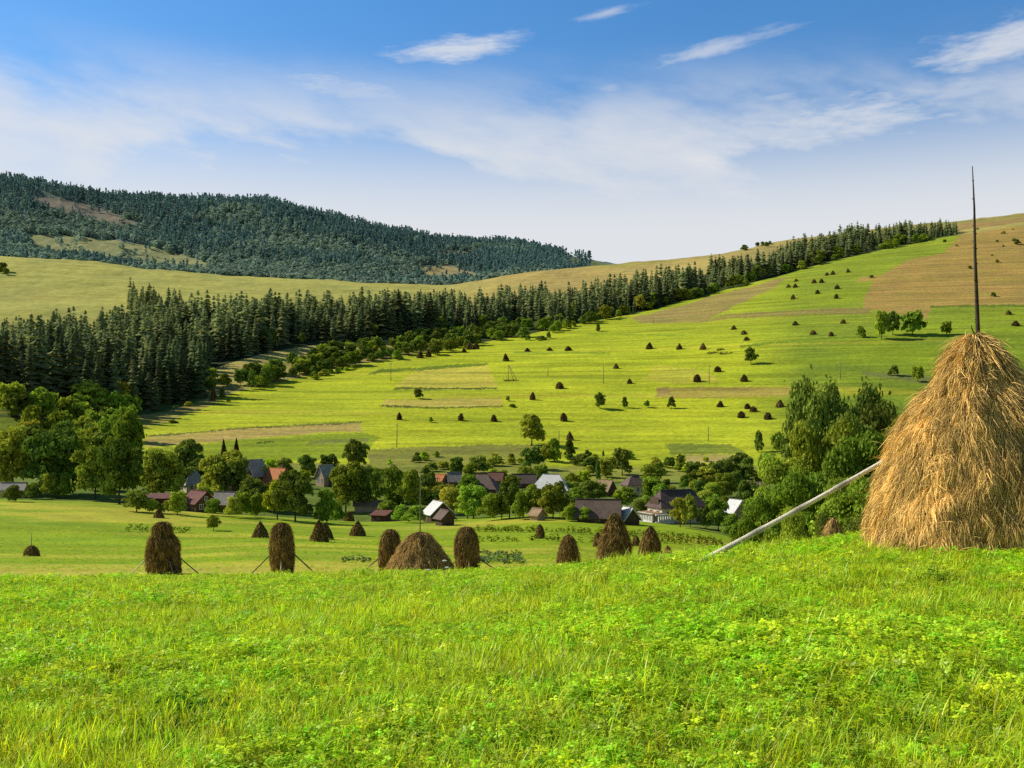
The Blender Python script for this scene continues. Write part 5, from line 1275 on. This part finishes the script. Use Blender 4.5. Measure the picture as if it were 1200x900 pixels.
# ------------------------------------------------------------------ sky, sun, camera
w = bpy.data.worlds.new('World'); sc.world = w; w.use_nodes = True
nt = w.node_tree; nt.nodes.clear()
STR = .14
sky = N(nt, 'ShaderNodeTexSky'); sky.sky_type = 'NISHITA'; sky.sun_disc = False; sky.sun_elevation = SUN_EL; sky.sun_rotation = SUN_AZ % (2*math.pi)
sky.altitude = 600; sky.air_density = 1.0; sky.dust_density = .6; sky.ozone_density = 1.6
tc = N(nt, 'ShaderNodeTexCoord'); sx = N(nt, 'ShaderNodeSeparateXYZ'); nt.links.new(tc.outputs['Generated'], sx.inputs[0])
az = mth(nt, 'ARCTAN2', sx.outputs[0], sx.outputs[1]); el = mth(nt, 'ARCSINE', sx.outputs[2])
def cloud_vec(kx, ky, ox=0., oy=0., shear=0.):
    c = N(nt, 'ShaderNodeCombineXYZ')
    nt.links.new(mth(nt, 'MULTIPLY_ADD', az, kx, ox), c.inputs[0])
    nt.links.new(mth(nt, 'ADD', mth(nt, 'MULTIPLY_ADD', el, ky, oy), mth(nt, 'MULTIPLY', az, shear)), c.inputs[1])
    return c.outputs[0]
hs = N(nt, 'ShaderNodeHueSaturation'); hs.inputs['Saturation'].default_value = 1.15; nt.links.new(sky.outputs[0], hs.inputs['Color'])
deep = mixrgb(nt, 'MULTIPLY', mrange(nt, el, .42, .95, 0, 1, True), mixrgb(nt, 'MULTIPLY', mrange(nt, el, .14, .40, 0, 1, True), hs.outputs[0], (.56, .93, 1.14)), (.55, .50, .45))
# thin veil of high cloud thickening towards the horizon, wisps above it
nv_ = noise(nt, cloud_vec(2.2, 6.5, 3.1, 1.7, 1.0), 1.6, 7, .58)
nv2 = noise(nt, cloud_vec(5.0, 16, 8.3, 4.4, 2.0), 2.0, 7, .62)
veil = mth(nt, 'MULTIPLY', mrange(nt, el, .355, .25, 0, 1, True), mrange(nt, nv_, .36, .60, 0, 1, True))
veil = mth(nt, 'MULTIPLY', veil, mrange(nt, nv2, .2, .8, .6, 1.1))
front = mrange(nt, mth(nt, 'ABSOLUTE', az), .75, 1.5, 1, .25, True)
low = mth(nt, 'MULTIPLY', mrange(nt, el, .31, .17, 0, .97, True), front)
veil = mth(nt, 'MAXIMUM', mth(nt, 'MULTIPLY', veil, .92), low)
def wisp(px, py, lx, ly, tilt, amt, ox):
    a0 = math.atan((px-600)/F); e0_ = math.atan((HY-py)/F*math.cos(a0)); c_, s_ = math.cos(tilt), math.sin(tilt)
    da = mth(nt, 'SUBTRACT', az, a0); de = mth(nt, 'SUBTRACT', el, e0_)
    u_ = mth(nt, 'DIVIDE', mth(nt, 'MULTIPLY_ADD', da, c_, mth(nt, 'MULTIPLY', de, s_)), lx/F)
    v_ = mth(nt, 'DIVIDE', mth(nt, 'MULTIPLY_ADD', de, c_, mth(nt, 'MULTIPLY', da, -s_)), ly/F)
    d_ = mth(nt, 'SQRT', mth(nt, 'ADD', mth(nt, 'MULTIPLY', u_, u_), mth(nt, 'MULTIPLY', v_, v_)))
    nn_ = noise(nt, cloud_vec(14, 60, ox, ox*.7, -14*math.tan(tilt)*2), 1.3, 8, .66)
    dd_ = mth(nt, 'ADD', d_, mth(nt, 'MULTIPLY', mth(nt, 'SUBTRACT', nn_, .5), 2.4))
    return mth(nt, 'MULTIPLY', mrange(nt, dd_, .0, 1.15, 1, 0, True), amt)
cl = veil
for a in ((538, 57, 95, 15, .10, .80, 1.0), (715, 14, 42, 7, .16, .5, 5.0), (830, 60, 90, 11, .20, .55, 9.0), (1175, 50, 95, 26, .10, .75, 13.0), (1140, 105, 130, 22, .05, .5, 17.0), (712, 104, 26, 7, .0, .35, 21.0), (908, 115, 40, 7, .05, .4, 25.0),
          (720, 264, 34, 14, .2, .5, 29.0), (420, 108, 190, 20, -.06, .5, 33.0), (610, 168, 190, 30, -.12, .75, 37.0), (950, 150, 210, 34, .06, .72, 41.0), (60, 150, 120, 30, .0, .5, 49.0), (575, 256, 22, 8, .1, .3, 45.0)):
    cl = mth(nt, 'MAXIMUM', cl, wisp(*a))
cl = mth(nt, 'MULTIPLY', cl, mrange(nt, el, -.02, .02, 0, 1))
deep = mixrgb(nt, 'MULTIPLY', 1.0, deep, mrange(nt, mth(nt, 'ABSOLUTE', az), .8, 1.6, 1, .75, True))
skyc = mixrgb(nt, 'MIX', cl, deep, tuple(v/STR for v in (.755, .77, .80)))
bg = N(nt, 'ShaderNodeBackground'); bg.inputs['Strength'].default_value = STR; nt.links.new(skyc, bg.inputs['Color'])
ow = N(nt, 'ShaderNodeOutputWorld'); nt.links.new(bg.outputs[0], ow.inputs[0])

ld = bpy.data.lights.new('sun', 'SUN'); ld.energy = 5.0; ld.angle = R(.5); ld.color = (1.0, .92, .77)
lo = bpy.data.objects.new('sun', ld); col.objects.link(lo)
sd = Vector((math.sin(SUN_AZ)*math.cos(SUN_EL), math.cos(SUN_AZ)*math.cos(SUN_EL), math.sin(SUN_EL)))
lo.rotation_euler = sd.to_track_quat('Z', 'Y').to_euler()

cd = bpy.data.cameras.new('camera'); cd.sensor_width = 36; cd.lens = 36.0; cd.shift_y = 40/1200; cd.clip_start = .1; cd.clip_end = 20000
co = bpy.data.objects.new('camera', cd); col.objects.link(co); co.location = (0, 0, 0); co.rotation_euler = (R(90), 0, 0)
sc.camera = co
sc.view_settings.view_transform = 'Standard'; sc.view_settings.look = 'None'; sc.view_settings.exposure = 0; sc.view_settings.gamma = 1
sc.render.engine = 'CYCLES'
sc.cycles.max_bounces = 4; sc.cycles.diffuse_bounces = 2; sc.cycles.transmission_bounces = 4; sc.cycles.glossy_bounces = 2
sc.cycles.use_denoising = False
